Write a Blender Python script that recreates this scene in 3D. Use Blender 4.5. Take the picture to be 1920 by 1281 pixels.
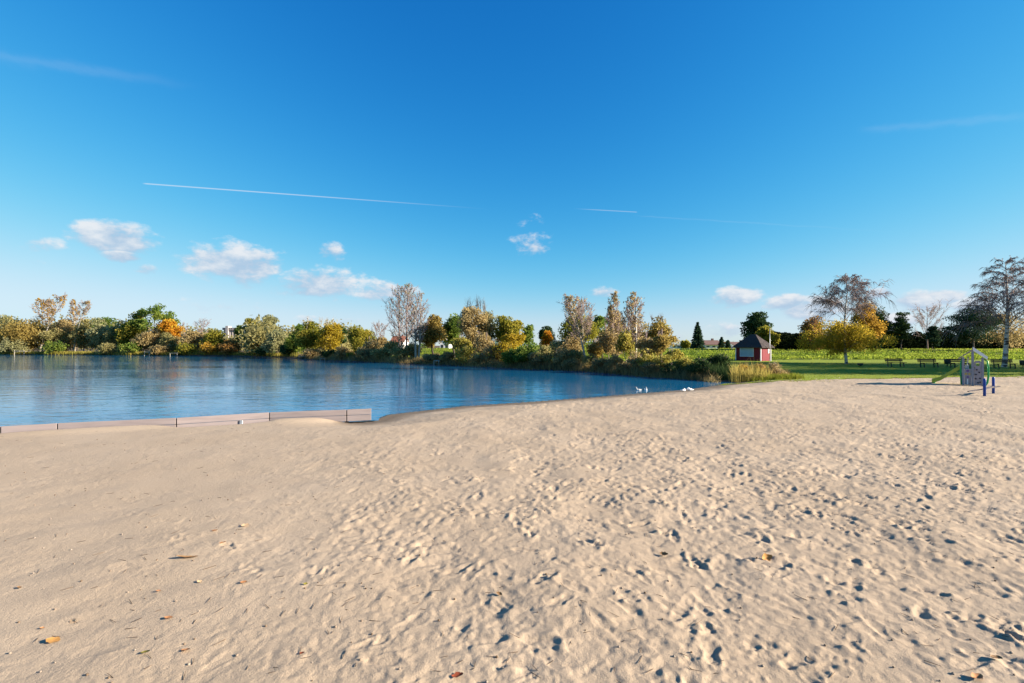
import bpy, math, random
import numpy as np
rad = math.radians
for o in list(bpy.data.objects): bpy.data.objects.remove(o)
SC = bpy.context.scene
COL = SC.collection

# ------------------------------------------------------------------ camera
CAMZ, FPX, CX, HY = 2.1, 853.0, 960.0, 648.0        # eye height, focal length in photo pixels, principal column, eye-level row
cam = bpy.data.cameras.new('camera'); camo = bpy.data.objects.new('camera', cam); COL.objects.link(camo)
cam.sensor_width = 36; cam.lens = 36 * FPX / 1920
cam.shift_y = (HY - 640.5) / 1920
cam.clip_start = .05; cam.clip_end = 6000
camo.location = (0, 0, CAMZ); camo.rotation_euler = (rad(90), 0, 0)
SC.camera = camo
SC.render.resolution_x, SC.render.resolution_y = 1024, 683

# ------------------------------------------------------------------ sun, sky, exposure
SUN_EL, SUN_AZ = 20.0, 99.0            # azimuth clockwise from +Y (straight ahead): the sun stands to the right
SC.view_settings.view_transform = 'Standard'; SC.view_settings.look = 'None'
SC.view_settings.gamma = 1; SC.view_settings.use_curve_mapping = False
EXPO = 1.62; SC.view_settings.exposure = EXPO
sl = bpy.data.lights.new('sun', 'SUN'); sl.energy = 5.0; sl.angle = rad(.53); sl.color = (1, .89, .74)
so = bpy.data.objects.new('sun', sl); COL.objects.link(so)
so.rotation_euler = (rad(90 - SUN_EL), 0, rad(180 - SUN_AZ)); so.location = (60, 0, 60)
W = bpy.data.worlds.new('World'); SC.world = W; W.use_nodes = True
NT = W.node_tree; NT.nodes.clear()
def wn(t, **k):
    n = NT.nodes.new(t)
    for a, b in k.items(): setattr(n, a, b)
    return n
def wm(op, a, b=None, c=None, clamp=False):
    n = wn('ShaderNodeMath', operation=op, use_clamp=clamp)
    for i, v in enumerate((a, b, c)):
        if v is None: continue
        if isinstance(v, (int, float)): n.inputs[i].default_value = v
        else: NT.links.new(v, n.inputs[i])
    return n.outputs[0]
sky = wn('ShaderNodeTexSky', sky_type='NISHITA'); sky.sun_disc = False
sky.sun_elevation = rad(SUN_EL); sky.sun_rotation = rad(SUN_AZ)
sky.altitude = 200; sky.air_density = 1.0; sky.dust_density = .05; sky.ozone_density = 2.5
SKY_S = .10; SKY_G = 1 / (SKY_S * 2 ** EXPO)      # film-like response of the polarised sky, per channel, the same all round
ssp = wn('ShaderNodeSeparateColor'); NT.links.new(sky.outputs[0], ssp.inputs[0]); scb = wn('ShaderNodeCombineColor')
for i_, (top_, c_, g_) in enumerate([(.66, 3.6, 2.5), (.87, 3.5, 1.42), (.97, 2.6, 1.2)]):
    e_ = wm('POWER', 2.71828, wm('MULTIPLY', wm('POWER', wm('MULTIPLY', ssp.outputs[i_], 1 / c_), g_), -1.0))
    NT.links.new(wm('MULTIPLY_ADD', e_, -top_ * SKY_G, top_ * SKY_G), scb.inputs[i_])
geo = wn('ShaderNodeTexCoord'); sep = wn('ShaderNodeSeparateXYZ'); NT.links.new(geo.outputs['Generated'], sep.inputs[0])
DX, DY, DZ = sep.outputs
AZ = wm('ARCTAN2', DX, DY); EL = wm('ARCSINE', DZ)
def noise(scale, detail, vec, rough=.55):
    n = wn('ShaderNodeTexNoise'); n.inputs['Scale'].default_value = scale; n.inputs['Detail'].default_value = detail
    n.inputs['Roughness'].default_value = rough; NT.links.new(vec, n.inputs['Vector']); return n.outputs['Fac']
def pix_dir(px, py):
    x, z = (px - CX) / FPX, (HY - py) / FPX
    return math.atan2(x, 1), math.atan2(z, math.hypot(1, x))
CLOUDS = [  # photo position of the centre, half width, half height, weight
 (215,448,75,30,1.0),(225,478,40,12,.9),(85,462,46,17,.62),(62,490,22,9,.45),(275,504,20,9,.5),
 (447,492,84,36,1.1),(600,530,78,26,.95),(718,545,52,18,.85),(619,467,27,17,.6),(998,446,32,26,.36),
 (400,575,90,13,.34),(1132,547,24,9,.62),(1378,558,46,17,.85),(1475,568,44,15,1.0),(1520,578,60,22,.95),(1648,549,26,10,.9),
 (1720,565,50,18,.9),(1770,556,40,14,.9),(1690,600,40,13,.8),(1365,618,38,12,.6),(1830,572,50,16,.85),(580,598,26,6,.5),(650,602,22,6,.45),
 (385,589,26,5,.4),(1240,632,50,9,.45),(228,577,18,5,.4)]
rnd = random.Random(4)
CL = []
for px, py, hw, hh, w in CLOUDS:
    a, e = pix_dir(px, py); k = 1 / (FPX * (1 + ((px - CX) / FPX) ** 2))
    CL.append((a, e, hw * k * 1.27, hh / FPX / math.hypot(1, (px - CX) / FPX) * 1.27, w * (1.08 if px < 1300 else 1.25)))
for i in range(26):                    # the same fair-weather clouds go on round the rest of the horizon
    a = rad(54 + i * 10 + rnd.uniform(-4, 4)); a = a if a < math.pi else a - 2 * math.pi
    s = rnd.uniform(.6, 1.5); CL.append((a, rad(rnd.uniform(4, 13)), .055 * s, .019 * s, rnd.uniform(.6, 1.)))
dens = None; topn = None
for a, e, ha, he, w in CL:
    u = wm('MULTIPLY', wm('SUBTRACT', AZ, a), 1 / ha); v = wm('MULTIPLY', wm('SUBTRACT', EL, e), 1 / he)
    d = wm('MULTIPLY_ADD', wm('ADD', wm('MULTIPLY', u, u), wm('MULTIPLY', v, v)), -w, w)     # w at the centre, 0 on the rim
    if dens is None: dens, topn = d, v
    else:
        g = wm('GREATER_THAN', d, dens)
        mx = wn('ShaderNodeMix', data_type='FLOAT'); NT.links.new(g, mx.inputs[0]); NT.links.new(topn, mx.inputs[2]); NT.links.new(v, mx.inputs[3])
        topn = mx.outputs[0]; dens = wm('MAXIMUM', dens, d)
dens = wm('MAXIMUM', dens, -1.5)
cv = wn('ShaderNodeMapping'); cv.inputs['Scale'].default_value = (1, 1, 1.9); NT.links.new(geo.outputs['Generated'], cv.inputs[0])
n1 = noise(24, 9, cv.outputs[0], .6); n2 = noise(11, 3, cv.outputs[0], .5)
dd = wm('ADD', dens, wm('MULTIPLY', wm('SUBTRACT', wm('ADD', wm('MULTIPLY', n1, .65), wm('MULTIPLY', n2, .35)), .49), 3.8))
alpha = wn('ShaderNodeMapRange', interpolation_type='SMOOTHSTEP'); NT.links.new(dd, alpha.inputs[0])
alpha.inputs[1].default_value = .12; alpha.inputs[2].default_value = .95; alpha.inputs[4].default_value = .9
shade = wn('ShaderNodeMapRange', interpolation_type='SMOOTHSTEP')
NT.links.new(wm('ADD', wm('MULTIPLY', topn, .55), wm('MULTIPLY', wm('SUBTRACT', n1, .5), 3.2)), shade.inputs[0])
shade.inputs[1].default_value = -.6; shade.inputs[2].default_value = .75
ccol = wn('ShaderNodeMix', data_type='RGBA'); NT.links.new(shade.outputs[0], ccol.inputs[0])
CB = .88 * SKY_G
ccol.inputs[6].default_value = (.50 * CB, .66 * CB, .86 * CB, 1); ccol.inputs[7].default_value = (.98 * CB, .99 * CB, 1.02 * CB, 1)
# vapour trails: thin great-circle arcs
def trail(p0, p1, width, strength, fade0, fade1, wob=0):
    def vec(p):
        a, e = pix_dir(*p); return np.array([math.sin(a) * math.cos(e), math.cos(a) * math.cos(e), math.sin(e)])
    A, B = vec(p0), vec(p1); n = np.cross(A, B); n /= np.linalg.norm(n); t = np.cross(n, A); L = math.atan2(B @ t, B @ A)
    def dot(v):
        q = wn('ShaderNodeVectorMath', operation='DOT_PRODUCT'); NT.links.new(geo.outputs['Generated'], q.inputs[0]); q.inputs[1].default_value = tuple(v); return q.outputs['Value']
    off = dot(n)
    if wob: off = wm('ADD', off, wm('MULTIPLY', wm('SUBTRACT', n1, .5), wob))
    s = wm('DIVIDE', wm('ARCTAN2', dot(t), dot(A)), L)
    m1 = wn('ShaderNodeMapRange', interpolation_type='SMOOTHSTEP'); NT.links.new(s, m1.inputs[0]); m1.inputs[1].default_value = 0; m1.inputs[2].default_value = fade0
    m2 = wn('ShaderNodeMapRange', interpolation_type='SMOOTHSTEP'); NT.links.new(s, m2.inputs[0]); m2.inputs[1].default_value = 1; m2.inputs[2].default_value = 1 - fade1
    g = wm('POWER', 2.718, wm('MULTIPLY', wm('POWER', wm('ABSOLUTE', wm('DIVIDE', off, width)), 2.0), -1.0))
    return wm('MULTIPLY', wm('MULTIPLY', wm('MULTIPLY', m1.outputs[0], m2.outputs[0]), g), strength)
tr = [trail((265,344),(940,394),.0009,.5,.012,.75), trail((1070,391),(1196,398),.0008,.28,.5,.03), trail((1180,404),(1760,440),.0012,.055,.1,.6,.006),
      trail((-60,98),(400,166),.0065,.055,.05,.6,.02), trail((1600,247),(1990,212),.005,.05,.15,.3,.02)]
ta = tr[0]
for q in tr[1:]: ta = wm('MAXIMUM', ta, q)
mixt = wn('ShaderNodeMix', data_type='RGBA'); NT.links.new(ta, mixt.inputs[0]); NT.links.new(scb.outputs[0], mixt.inputs[6]); mixt.inputs[7].default_value = (CB, CB * 1.04, CB * 1.1, 1)
mixc = wn('ShaderNodeMix', data_type='RGBA'); NT.links.new(alpha.outputs[0], mixc.inputs[0]); NT.links.new(mixt.outputs[2], mixc.inputs[6]); NT.links.new(ccol.outputs[2], mixc.inputs[7])
bg = wn('ShaderNodeBackground'); bg.inputs['Strength'].default_value = SKY_S; NT.links.new(mixc.outputs[2], bg.inputs['Color'])
wo = wn('ShaderNodeOutputWorld'); NT.links.new(bg.outputs[0], wo.inputs['Surface'])

# ------------------------------------------------------------------ helpers
R = np.random.default_rng(11)
_tab = np.random.default_rng(5).random((256, 256))
def vn(x, y, scale, seed=0):            # value noise, -1..1
    x = np.asarray(x, float) / scale + seed * 17.31; y = np.asarray(y, float) / scale + seed * 9.77
    xi = np.floor(x).astype(int); yi = np.floor(y).astype(int); fx = x - xi; fy = y - yi
    fx = fx * fx * (3 - 2 * fx); fy = fy * fy * (3 - 2 * fy)
    a = _tab[xi & 255, yi & 255]; b = _tab[(xi + 1) & 255, yi & 255]; c = _tab[xi & 255, (yi + 1) & 255]; d = _tab[(xi + 1) & 255, (yi + 1) & 255]
    return ((a * (1 - fx) + b * fx) * (1 - fy) + (c * (1 - fx) + d * fx) * fy) * 2 - 1
def sstep(a, b, x):
    t = np.clip((x - a) / (b - a), 0, 1); return t * t * (3 - 2 * t)
def at(px, py, Y): return np.array([(px - CX) / FPX * Y, Y, CAMZ - (py - HY) / FPX * Y])
def X(px, Y): return (px - CX) / FPX * Y
def Zp(py, Y): return CAMZ - (py - HY) / FPX * Y
def tag(o, label=None, cat=None, group=None, kind=None):
    if label: o['label'] = label
    if cat: o['category'] = cat
    if group: o['group'] = group
    if kind: o['kind'] = kind
    return o
def empty(name, loc, rz=0):
    o = bpy.data.objects.new(name, None); COL.objects.link(o); o.location = tuple(float(v) for v in loc); o.rotation_euler = (0, 0, rz); o.empty_display_size = .2; return o
def link(name, me, mat=None, parent=None, loc=None):
    o = bpy.data.objects.new(name, me); COL.objects.link(o)
    if mat is not None and not me.materials: me.materials.append(mat)
    if parent is not None: o.parent = parent
    if loc is not None: o.location = tuple(float(v) for v in loc)
    return o
def np_mesh(name, V, F, tint=None, smooth=False):
    V = np.ascontiguousarray(V, dtype=np.float32); F = np.ascontiguousarray(F, dtype=np.int32)
    k = F.shape[1]; me = bpy.data.meshes.new(name)
    me.vertices.add(len(V)); me.vertices.foreach_set('co', V.ravel())
    me.loops.add(F.size); me.loops.foreach_set('vertex_index', F.ravel())
    me.polygons.add(len(F)); me.polygons.foreach_set('loop_start', np.arange(0, F.size, k, dtype=np.int32))
    me.polygons.foreach_set('loop_total', np.full(len(F), k, np.int32))
    if smooth: me.polygons.foreach_set('use_smooth', np.ones(len(F), bool))
    if tint is not None:
        a = me.attributes.new('tint', 'FLOAT', 'POINT'); a.data.foreach_set('value', np.ascontiguousarray(tint, dtype=np.float32))
    me.update(calc_edges=True); return me
class MB:                                # boxes, bars and tubes collected into one mesh
    def __init__(s): s.V, s.F = [], []
    def add(s, V, F):
        n = len(s.V); s.V += [tuple(map(float, v)) for v in V]; s.F += [tuple(i + n for i in f) for f in F]; return s
    def box(s, x0, x1, y0, y1, z0, z1):
        return s.add([(x, y, z) for z in (z0, z1) for y in (y0, y1) for x in (x0, x1)], [(0,2,3,1),(4,5,7,6),(0,1,5,4),(2,6,7,3),(0,4,6,2),(1,3,7,5)])
    def bar(s, a, b, w, h, up=(0, 0, 1)):
        a, b = np.array(a, float), np.array(b, float); d = b - a; d /= np.linalg.norm(d); u = np.array(up, float)
        r = np.cross(d, u); r /= np.linalg.norm(r); u = np.cross(r, d)
        V = [p + sx * r * w / 2 + sz * u * h / 2 for p in (a, b) for sz in (-1, 1) for sx in (-1, 1)]
        return s.add(V, [(0,2,3,1),(4,5,7,6),(0,1,5,4),(2,6,7,3),(0,4,6,2),(1,3,7,5)])
    def tube(s, P, r, n=10):
        V, F = tube_arr(np.array(P, float), np.full(len(P), r) if np.isscalar(r) else np.array(r, float), n)
        k = len(V); s.add(V, F); m = len(s.V) - k
        s.F.append(tuple(m + i for i in range(n))[::-1]); s.F.append(tuple(m + k - n + i for i in range(n))); return s
    def build(s, name, mat, parent=None, bevel=0, smooth=False):
        me = bpy.data.meshes.new(name); me.from_pydata(s.V, [], s.F); me.update()
        if smooth:
            for p in me.polygons: p.use_smooth = True
        o = link(name, me, mat, parent)
        if bevel:
            m = o.modifiers.new('bevel', 'BEVEL'); m.width = bevel; m.segments = 2; m.limit_method = 'ANGLE'
        return o
def tube_arr(P, r, n):
    P = np.asarray(P, float); T = np.gradient(P, axis=0); T /= np.linalg.norm(T, axis=1)[:, None] + 1e-9
    ref = np.array([1., 0, 0]) if abs(T[0][0]) < .8 else np.array([0, 1., 0])
    A = np.cross(T, ref); A /= np.linalg.norm(A, axis=1)[:, None] + 1e-9; B = np.cross(T, A)
    th = np.arange(n) * 2 * math.pi / n
    V = P[:, None, :] + (A[:, None, :] * np.cos(th)[None, :, None] + B[:, None, :] * np.sin(th)[None, :, None]) * np.asarray(r)[:, None, None]
    i = np.arange(len(P) - 1)[:, None] * n; j = np.arange(n)[None, :]; k = (j + 1) % n
    F = np.stack([i + j, i + k, i + n + k, i + n + j], -1).reshape(-1, 4)
    return V.reshape(-1, 3), F
class Geo:                               # numpy tubes and leaves for plants
    def __init__(s): s.V, s.F, s.T, s.n = [], [], [], 0
    def put(s, V, F, t=None):
        s.V.append(V); s.F.append(F + s.n); s.n += len(V); s.T.append(np.full(len(V), .5) if t is None else t)
    def tube(s, P, r, n=5, t=None):
        V, F = tube_arr(P, r, n); s.put(V, F, None if t is None else np.full(len(V), t))
    def leaves(s, C, size, rng, tint, up=.3, aspect=.55, axis=None):
        n = len(C)
        if n == 0: return
        U = rng.normal(size=(n, 3)) if axis is None else axis + rng.normal(size=(n, 3)) * .35
        U /= np.linalg.norm(U, axis=1)[:, None]
        N = rng.normal(size=(n, 3)); N[:, 2] = N[:, 2] + up; Vv = np.cross(N, U); Vv /= np.linalg.norm(Vv, axis=1)[:, None] + 1e-9
        sz = size * rng.uniform(.6, 1.35, n)[:, None]; U = U * sz; Vv = Vv * sz * aspect
        V = np.stack([C - U, C + Vv - U * .1, C + U, C - Vv - U * .1], 1).reshape(-1, 3)
        s.put(V, np.arange(4 * n).reshape(-1, 4), np.repeat(tint, 4))
    def mesh(s, name, smooth=False):
        return np_mesh(name, np.concatenate(s.V), np.concatenate(s.F), np.concatenate(s.T), smooth)

# ------------------------------------------------------------------ materials
def newmat(name):
    m = bpy.data.materials.new(name); m.use_nodes = True; nt = m.node_tree; nt.nodes.clear()
    out = nt.nodes.new('ShaderNodeOutputMaterial')
    def N(t, **k):
        n = nt.nodes.new(t)
        for a, b in k.items(): setattr(n, a, b)
        return n
    return m, nt, out, N
def ramp(N, nt, fac, cols):
    r = N('ShaderNodeValToRGB'); e = r.color_ramp.elements
    while len(e) < len(cols): e.new(.5)
    for i, c in enumerate(cols): e[i].position = i / (len(cols) - 1); e[i].color = (*c, 1)
    nt.links.new(fac, r.inputs[0]); return r.outputs[0]
def solid(name, col, rough=.6, var=.18, scale=8, bump=.0, metal=0, stretch=(1, 1, 1)):
    m, nt, out, N = newmat(name)
    b = N('ShaderNodeBsdfPrincipled'); nt.links.new(b.outputs[0], out.inputs[0]); b.inputs['Roughness'].default_value = rough; b.inputs['Metallic'].default_value = metal; b.inputs['Specular IOR Level'].default_value = .2
    tc = N('ShaderNodeTexCoord'); mp = N('ShaderNodeMapping'); mp.inputs['Scale'].default_value = stretch; nt.links.new(tc.outputs['Object'], mp.inputs[0])
    n = N('ShaderNodeTexNoise'); n.inputs['Scale'].default_value = scale; n.inputs['Detail'].default_value = 6; nt.links.new(mp.outputs[0], n.inputs['Vector'])
    c = np.array(col); nt.links.new(ramp(N, nt, n.outputs['Fac'], [c * (1 - 2 * var), c, np.minimum(c * (1 + 1.5 * var), .9)]), b.inputs['Base Color'])
    if bump:
        bp = N('ShaderNodeBump'); bp.inputs['Strength'].default_value = bump; bp.inputs['Distance'].default_value = .02
        nt.links.new(n.outputs['Fac'], bp.inputs['Height']); nt.links.new(bp.outputs[0], b.inputs['Normal'])
    return m
def leafmat(name, cols, transl=.3):
    m, nt, out, N = newmat(name)
    a = N('ShaderNodeAttribute'); a.attribute_name = 'tint'; col = ramp(N, nt, a.outputs['Fac'], cols)
    d = N('ShaderNodeBsdfDiffuse'); t = N('ShaderNodeBsdfTranslucent'); mx = N('ShaderNodeMixShader'); mx.inputs[0].default_value = transl
    nt.links.new(col, d.inputs[0]); nt.links.new(col, t.inputs[0]); nt.links.new(d.outputs[0], mx.inputs[1]); nt.links.new(t.outputs[0], mx.inputs[2]); nt.links.new(mx.outputs[0], out.inputs[0])
    return m
PAL = {
 'green':  [(0.067,0.125,0.027),(0.170,0.239,0.046),(0.342,0.353,0.067)],
 'ygreen': [(0.113,0.131,0.022),(0.281,0.261,0.038),(0.486,0.374,0.066)],
 'yellow': [(0.196,0.150,0.018),(0.406,0.300,0.030),(0.600,0.420,0.060)],
 'olive':  [(0.157,0.144,0.055),(0.312,0.279,0.111),(0.493,0.424,0.179)],
 'willow': [(0.172,0.183,0.086),(0.343,0.332,0.161),(0.515,0.482,0.237)],
 'orange': [(0.325,0.138,0.019),(0.600,0.277,0.029),(0.600,0.455,0.057)],
 'amber':  [(0.212,0.130,0.025),(0.439,0.268,0.040),(0.600,0.374,0.065)],
 'rust':   [(0.156,0.088,0.030),(0.352,0.196,0.058),(0.546,0.332,0.097)],
 'tan':    [(0.212,0.158,0.073),(0.400,0.305,0.136),(0.590,0.454,0.212)],
 'brown':  [(0.158,0.123,0.064),(0.352,0.263,0.119),(0.598,0.458,0.188)],
 'dark':   [(0.019,0.039,0.017),(0.048,0.081,0.029),(0.098,0.138,0.046)],
 'spruce': [(0.018,0.037,0.020),(0.037,0.069,0.033),(0.075,0.112,0.056)],
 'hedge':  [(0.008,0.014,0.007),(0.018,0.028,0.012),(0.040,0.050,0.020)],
 'gold':   [(0.170,0.125,0.035),(0.330,0.245,0.070),(0.460,0.350,0.120)],
 'field':  [(0.085,0.138,0.020),(0.192,0.255,0.032),(0.346,0.372,0.056)],
 'lawn':   [(0.106,0.132,0.017),(0.197,0.212,0.029),(0.332,0.278,0.064)],
 'dry':    [(0.160,0.115,0.050),(0.300,0.210,0.085),(0.450,0.330,0.140)],
 'reed':   [(0.195,0.179,0.048),(0.390,0.308,0.081),(0.585,0.455,0.146)],
 'bankg':  [(0.175,0.166,0.040),(0.370,0.322,0.068),(0.586,0.468,0.118)],
}
LM = {k: leafmat('leaf_' + k, v, .18 if k in ('spruce', 'dark', 'hedge') else .6) for k, v in PAL.items()}
BARK = solid('bark', (.13, .1, .075), .9, .3, 3); BARKP = solid('pale_bark', (.33, .29, .23), .85, .2, 2.5); BARKD = solid('dark_bark', (.05, .04, .032), .9, .3, 3)
TWIG = solid('twig_bark', (.25, .185, .165), .9, .2, 3)
def birchmat():
    m, nt, out, N = newmat('birch_bark'); b = N('ShaderNodeBsdfPrincipled'); b.inputs['Roughness'].default_value = .8; nt.links.new(b.outputs[0], out.inputs[0])
    tc = N('ShaderNodeTexCoord'); mp = N('ShaderNodeMapping'); mp.inputs['Scale'].default_value = (1.2, 1.2, 3.5); nt.links.new(tc.outputs['Object'], mp.inputs[0])
    n = N('ShaderNodeTexNoise'); n.inputs['Scale'].default_value = 1.6; n.inputs['Detail'].default_value = 5; nt.links.new(mp.outputs[0], n.inputs['Vector'])
    r = N('ShaderNodeValToRGB'); e = r.color_ramp.elements; e[0].position = .40; e[0].color = (.04, .035, .03, 1); e[1].position = .5; e[1].color = (.55, .51, .45, 1)
    nt.links.new(n.outputs['Fac'], r.inputs[0]); nt.links.new(r.outputs[0], b.inputs['Base Color']); return m
BIRCH = birchmat()
def sandmat():
    m, nt, out, N = newmat('sand'); b = N('ShaderNodeBsdfPrincipled'); b.inputs['Roughness'].default_value = .95; b.inputs['Specular IOR Level'].default_value = .15
    nt.links.new(b.outputs[0], out.inputs[0]); g = N('ShaderNodeNewGeometry')
    def nz(s, d, r=.55):
        n = N('ShaderNodeTexNoise'); n.inputs['Scale'].default_value = s; n.inputs['Detail'].default_value = d; n.inputs['Roughness'].default_value = r
        nt.links.new(g.outputs['Position'], n.inputs['Vector']); return n.outputs['Fac']
    big = ramp(N, nt, nz(.55, 4), [(.34,.255,.172),(.393,.299,.208),(.45,.35,.252)])
    grain = ramp(N, nt, nz(170, 3, .75), [(.2,.18,.17),(.93,.93,.93),(1.0,1.0,1.0),(1.7,1.66,1.6)])
    mx = N('ShaderNodeMix', data_type='RGBA', blend_type='MULTIPLY'); mx.inputs[0].default_value = .75; nt.links.new(big, mx.inputs[6]); nt.links.new(grain, mx.inputs[7])
    sp = N('ShaderNodeSeparateXYZ'); nt.links.new(g.outputs['Position'], sp.inputs[0])
    wet = N('ShaderNodeMapRange'); nt.links.new(sp.outputs[2], wet.inputs[0]); wet.inputs[1].default_value = -.235; wet.inputs[2].default_value = -.15; wet.inputs[3].default_value = .4; wet.inputs[4].default_value = 1
    m2 = N('ShaderNodeMix', data_type='RGBA', blend_type='MULTIPLY'); m2.inputs[0].default_value = 1; nt.links.new(mx.outputs[2], m2.inputs[6]); nt.links.new(wet.outputs[0], m2.inputs[7])
    nt.links.new(m2.outputs[2], b.inputs['Base Color'])
    bp = N('ShaderNodeBump'); bp.inputs['Strength'].default_value = .8; bp.inputs['Distance'].default_value = .009
    ad = N('ShaderNodeMath', operation='ADD'); nt.links.new(nz(95, 4, .7), ad.inputs[0]); nt.links.new(nz(28, 3), ad.inputs[1])
    nt.links.new(ad.outputs[0], bp.inputs['Height']); nt.links.new(bp.outputs[0], b.inputs['Normal']); return m
SAND = sandmat()
def grassmat(name, cols, s=1.2):
    m, nt, out, N = newmat(name); b = N('ShaderNodeBsdfPrincipled'); b.inputs['Roughness'].default_value = .95; b.inputs['Specular IOR Level'].default_value = .1
    nt.links.new(b.outputs[0], out.inputs[0]); g = N('ShaderNodeNewGeometry'); n = N('ShaderNodeTexNoise'); n.inputs['Scale'].default_value = s; n.inputs['Detail'].default_value = 9; n.inputs['Roughness'].default_value = .7
    nt.links.new(g.outputs['Position'], n.inputs['Vector']); nt.links.new(ramp(N, nt, n.outputs['Fac'], cols), b.inputs['Base Color']); return m
LAWN = grassmat('lawn', [(.085,.12,.01),(.165,.215,.015),(.21,.25,.024),(.26,.24,.05)], .9)
SOIL = grassmat('field_ground', [(.06,.08,.012),(.10,.125,.018),(.16,.17,.03)], .6)
BANK = grassmat('bank_soil', [(.03,.022,.014),(.075,.055,.035),(.14,.1,.06),(.1,.1,.03)], .9)
def watermat():
    m, nt, out, N = newmat('lake_water'); b = N('ShaderNodeBsdfPrincipled'); nt.links.new(b.outputs[0], out.inputs[0])
    b.inputs['Base Color'].default_value = (.008, .12, .25, 1); b.inputs['Roughness'].default_value = .04; b.inputs['IOR'].default_value = 1.333
    g = N('ShaderNodeNewGeometry')
    def nz(sc, s, d, r=.5):
        mp = N('ShaderNodeMapping'); mp.inputs['Scale'].default_value = sc; nt.links.new(g.outputs['Position'], mp.inputs[0])
        n = N('ShaderNodeTexNoise'); n.inputs['Scale'].default_value = s; n.inputs['Detail'].default_value = d; n.inputs['Roughness'].default_value = r
        nt.links.new(mp.outputs[0], n.inputs['Vector']); return n.outputs['Fac']
    patch = N('ShaderNodeMapRange', interpolation_type='SMOOTHSTEP'); nt.links.new(nz((.35, 1.3, 1), .07, 3), patch.inputs[0])
    patch.inputs[1].default_value = .36; patch.inputs[2].default_value = .62; patch.inputs[3].default_value = .3; patch.inputs[4].default_value = 1
    # the wind reaches the open lake; the water under the lee of the far banks stays calmer
    at_ = N('ShaderNodeAttribute'); at_.attribute_name = 'tint'
    sm = N('ShaderNodeMath', operation='MULTIPLY'); nt.links.new(patch.outputs[0], sm.inputs[0]); nt.links.new(at_.outputs['Fac'], sm.inputs[1])
    ad = N('ShaderNodeMath', operation='MULTIPLY_ADD'); nt.links.new(nz((.7, 1.5, 1), 3.2, 3), ad.inputs[0]); ad.inputs[1].default_value = .45; nt.links.new(nz((.6, 1.3, 1), 1.0, 3), ad.inputs[2])
    bp = N('ShaderNodeBump'); bp.inputs['Distance'].default_value = .042; nt.links.new(sm.outputs[0], bp.inputs['Strength']); nt.links.new(ad.outputs[0], bp.inputs['Height'])
    nt.links.new(bp.outputs[0], b.inputs['Normal']); return m
WATER = watermat()

# ------------------------------------------------------------------ terrain
ZW = -.25
BEAM_PX = [(0,800),(107,794),(330,784),(505,773.5),(650,768.5),(697,766.5)]
BEAM_TOP = .13
beam = [at(px, py, FPX * (CAMZ - BEAM_TOP) / (py - HY))[:2] for px, py in BEAM_PX]
d0 = (beam[2] - beam[0]) / np.linalg.norm(beam[2] - beam[0])
beam_far = [beam[0] - d0 * k * 2.5 for k in range(26, 0, -1)]
beam_line = np.array(beam_far + list(beam))
def gp(px, py, z): Y = FPX * (CAMZ - z) / (py - HY); return np.array([X(px, Y), Y])
shore = np.array([beam[-1], (-4.25, 15.5)] + [gp(*p, ZW) for p in [(860,762),(980,754),(1100,745.5),(1200,737.5),(1280,731),(1340,723),(1368,717.5)]])
bank = np.array([gp(*p, ZW) for p in [(1368,717.5),(1340,715),(1300,712),(1200,706),(1100,697),(1020,693.5),(950,690),(860,686),(800,683),(740,681),(600,675),(545,671.5),(500,669.3),(430,667.6),(250,666.6),(0,665)]] + [(-190, 124), (-260, 95), (-270, -30), (-120, -34)])
lake = np.concatenate([beam_line, shore[1:], bank[1:]])
def seg_dist(x, y, L):
    best = np.full(np.shape(x), 1e9)
    for (ax, ay), (bx, by) in zip(L[:-1], L[1:]):
        dx, dy = bx - ax, by - ay; t = np.clip(((x - ax) * dx + (y - ay) * dy) / (dx * dx + dy * dy + 1e-12), 0, 1)
        best = np.minimum(best, np.hypot(x - ax - t * dx, y - ay - t * dy))
    return best
def inside(x, y, L):
    r = np.zeros(np.shape(x), bool); n = len(L)
    for i in range(n):
        ax, ay = L[i]; bx, by = L[(i + 1) % n]
        c = ((ay > y) != (by > y)) & (x < (bx - ax) * (y - ay) / (by - ay + 1e-12) + ax); r ^= c
    return r
def lawn_edge(x): return 27.6 + (x - 16.8) * .183
def gz(x, y):
    x = np.asarray(x, float); y = np.asarray(y, float)
    inn = inside(x, y, lake); db, ds, dk = seg_dist(x, y, beam_line), seg_dist(x, y, shore), seg_dist(x, y, bank)
    dk = dk + vn(x, y, 2.2, 3) * .35 * (dk > .2)
    land = (.15 * sstep(45, 62, y) + 1.05 * sstep(62, 115, y) - 1.1 * sstep(120, 200, y)) * sstep(-50, -18, x)
    land = land + .12 * sstep(0, 6, y - np.interp(x, bank[::-1][4:, 0], bank[::-1][4:, 1])) * (y > 26) * (x < 16)
    land = land + .05 * vn(x, y, 9, 1)
    zb = np.where(ds < 40, ZW + (land - ZW) * sstep(0, 3.4, ds), 9); zbm = ZW + (land - .03 - ZW) * sstep(-.05, .12, db); zk = ZW + (land - ZW) * sstep(-.1, .7, dk)
    out = np.minimum(np.minimum(zb, zbm), np.minimum(zk, land))
    return np.where(inn, ZW - .10 - np.minimum(1.6, .3 * np.minimum(np.minimum(db * 2.2, ds), dk)), out)
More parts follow.
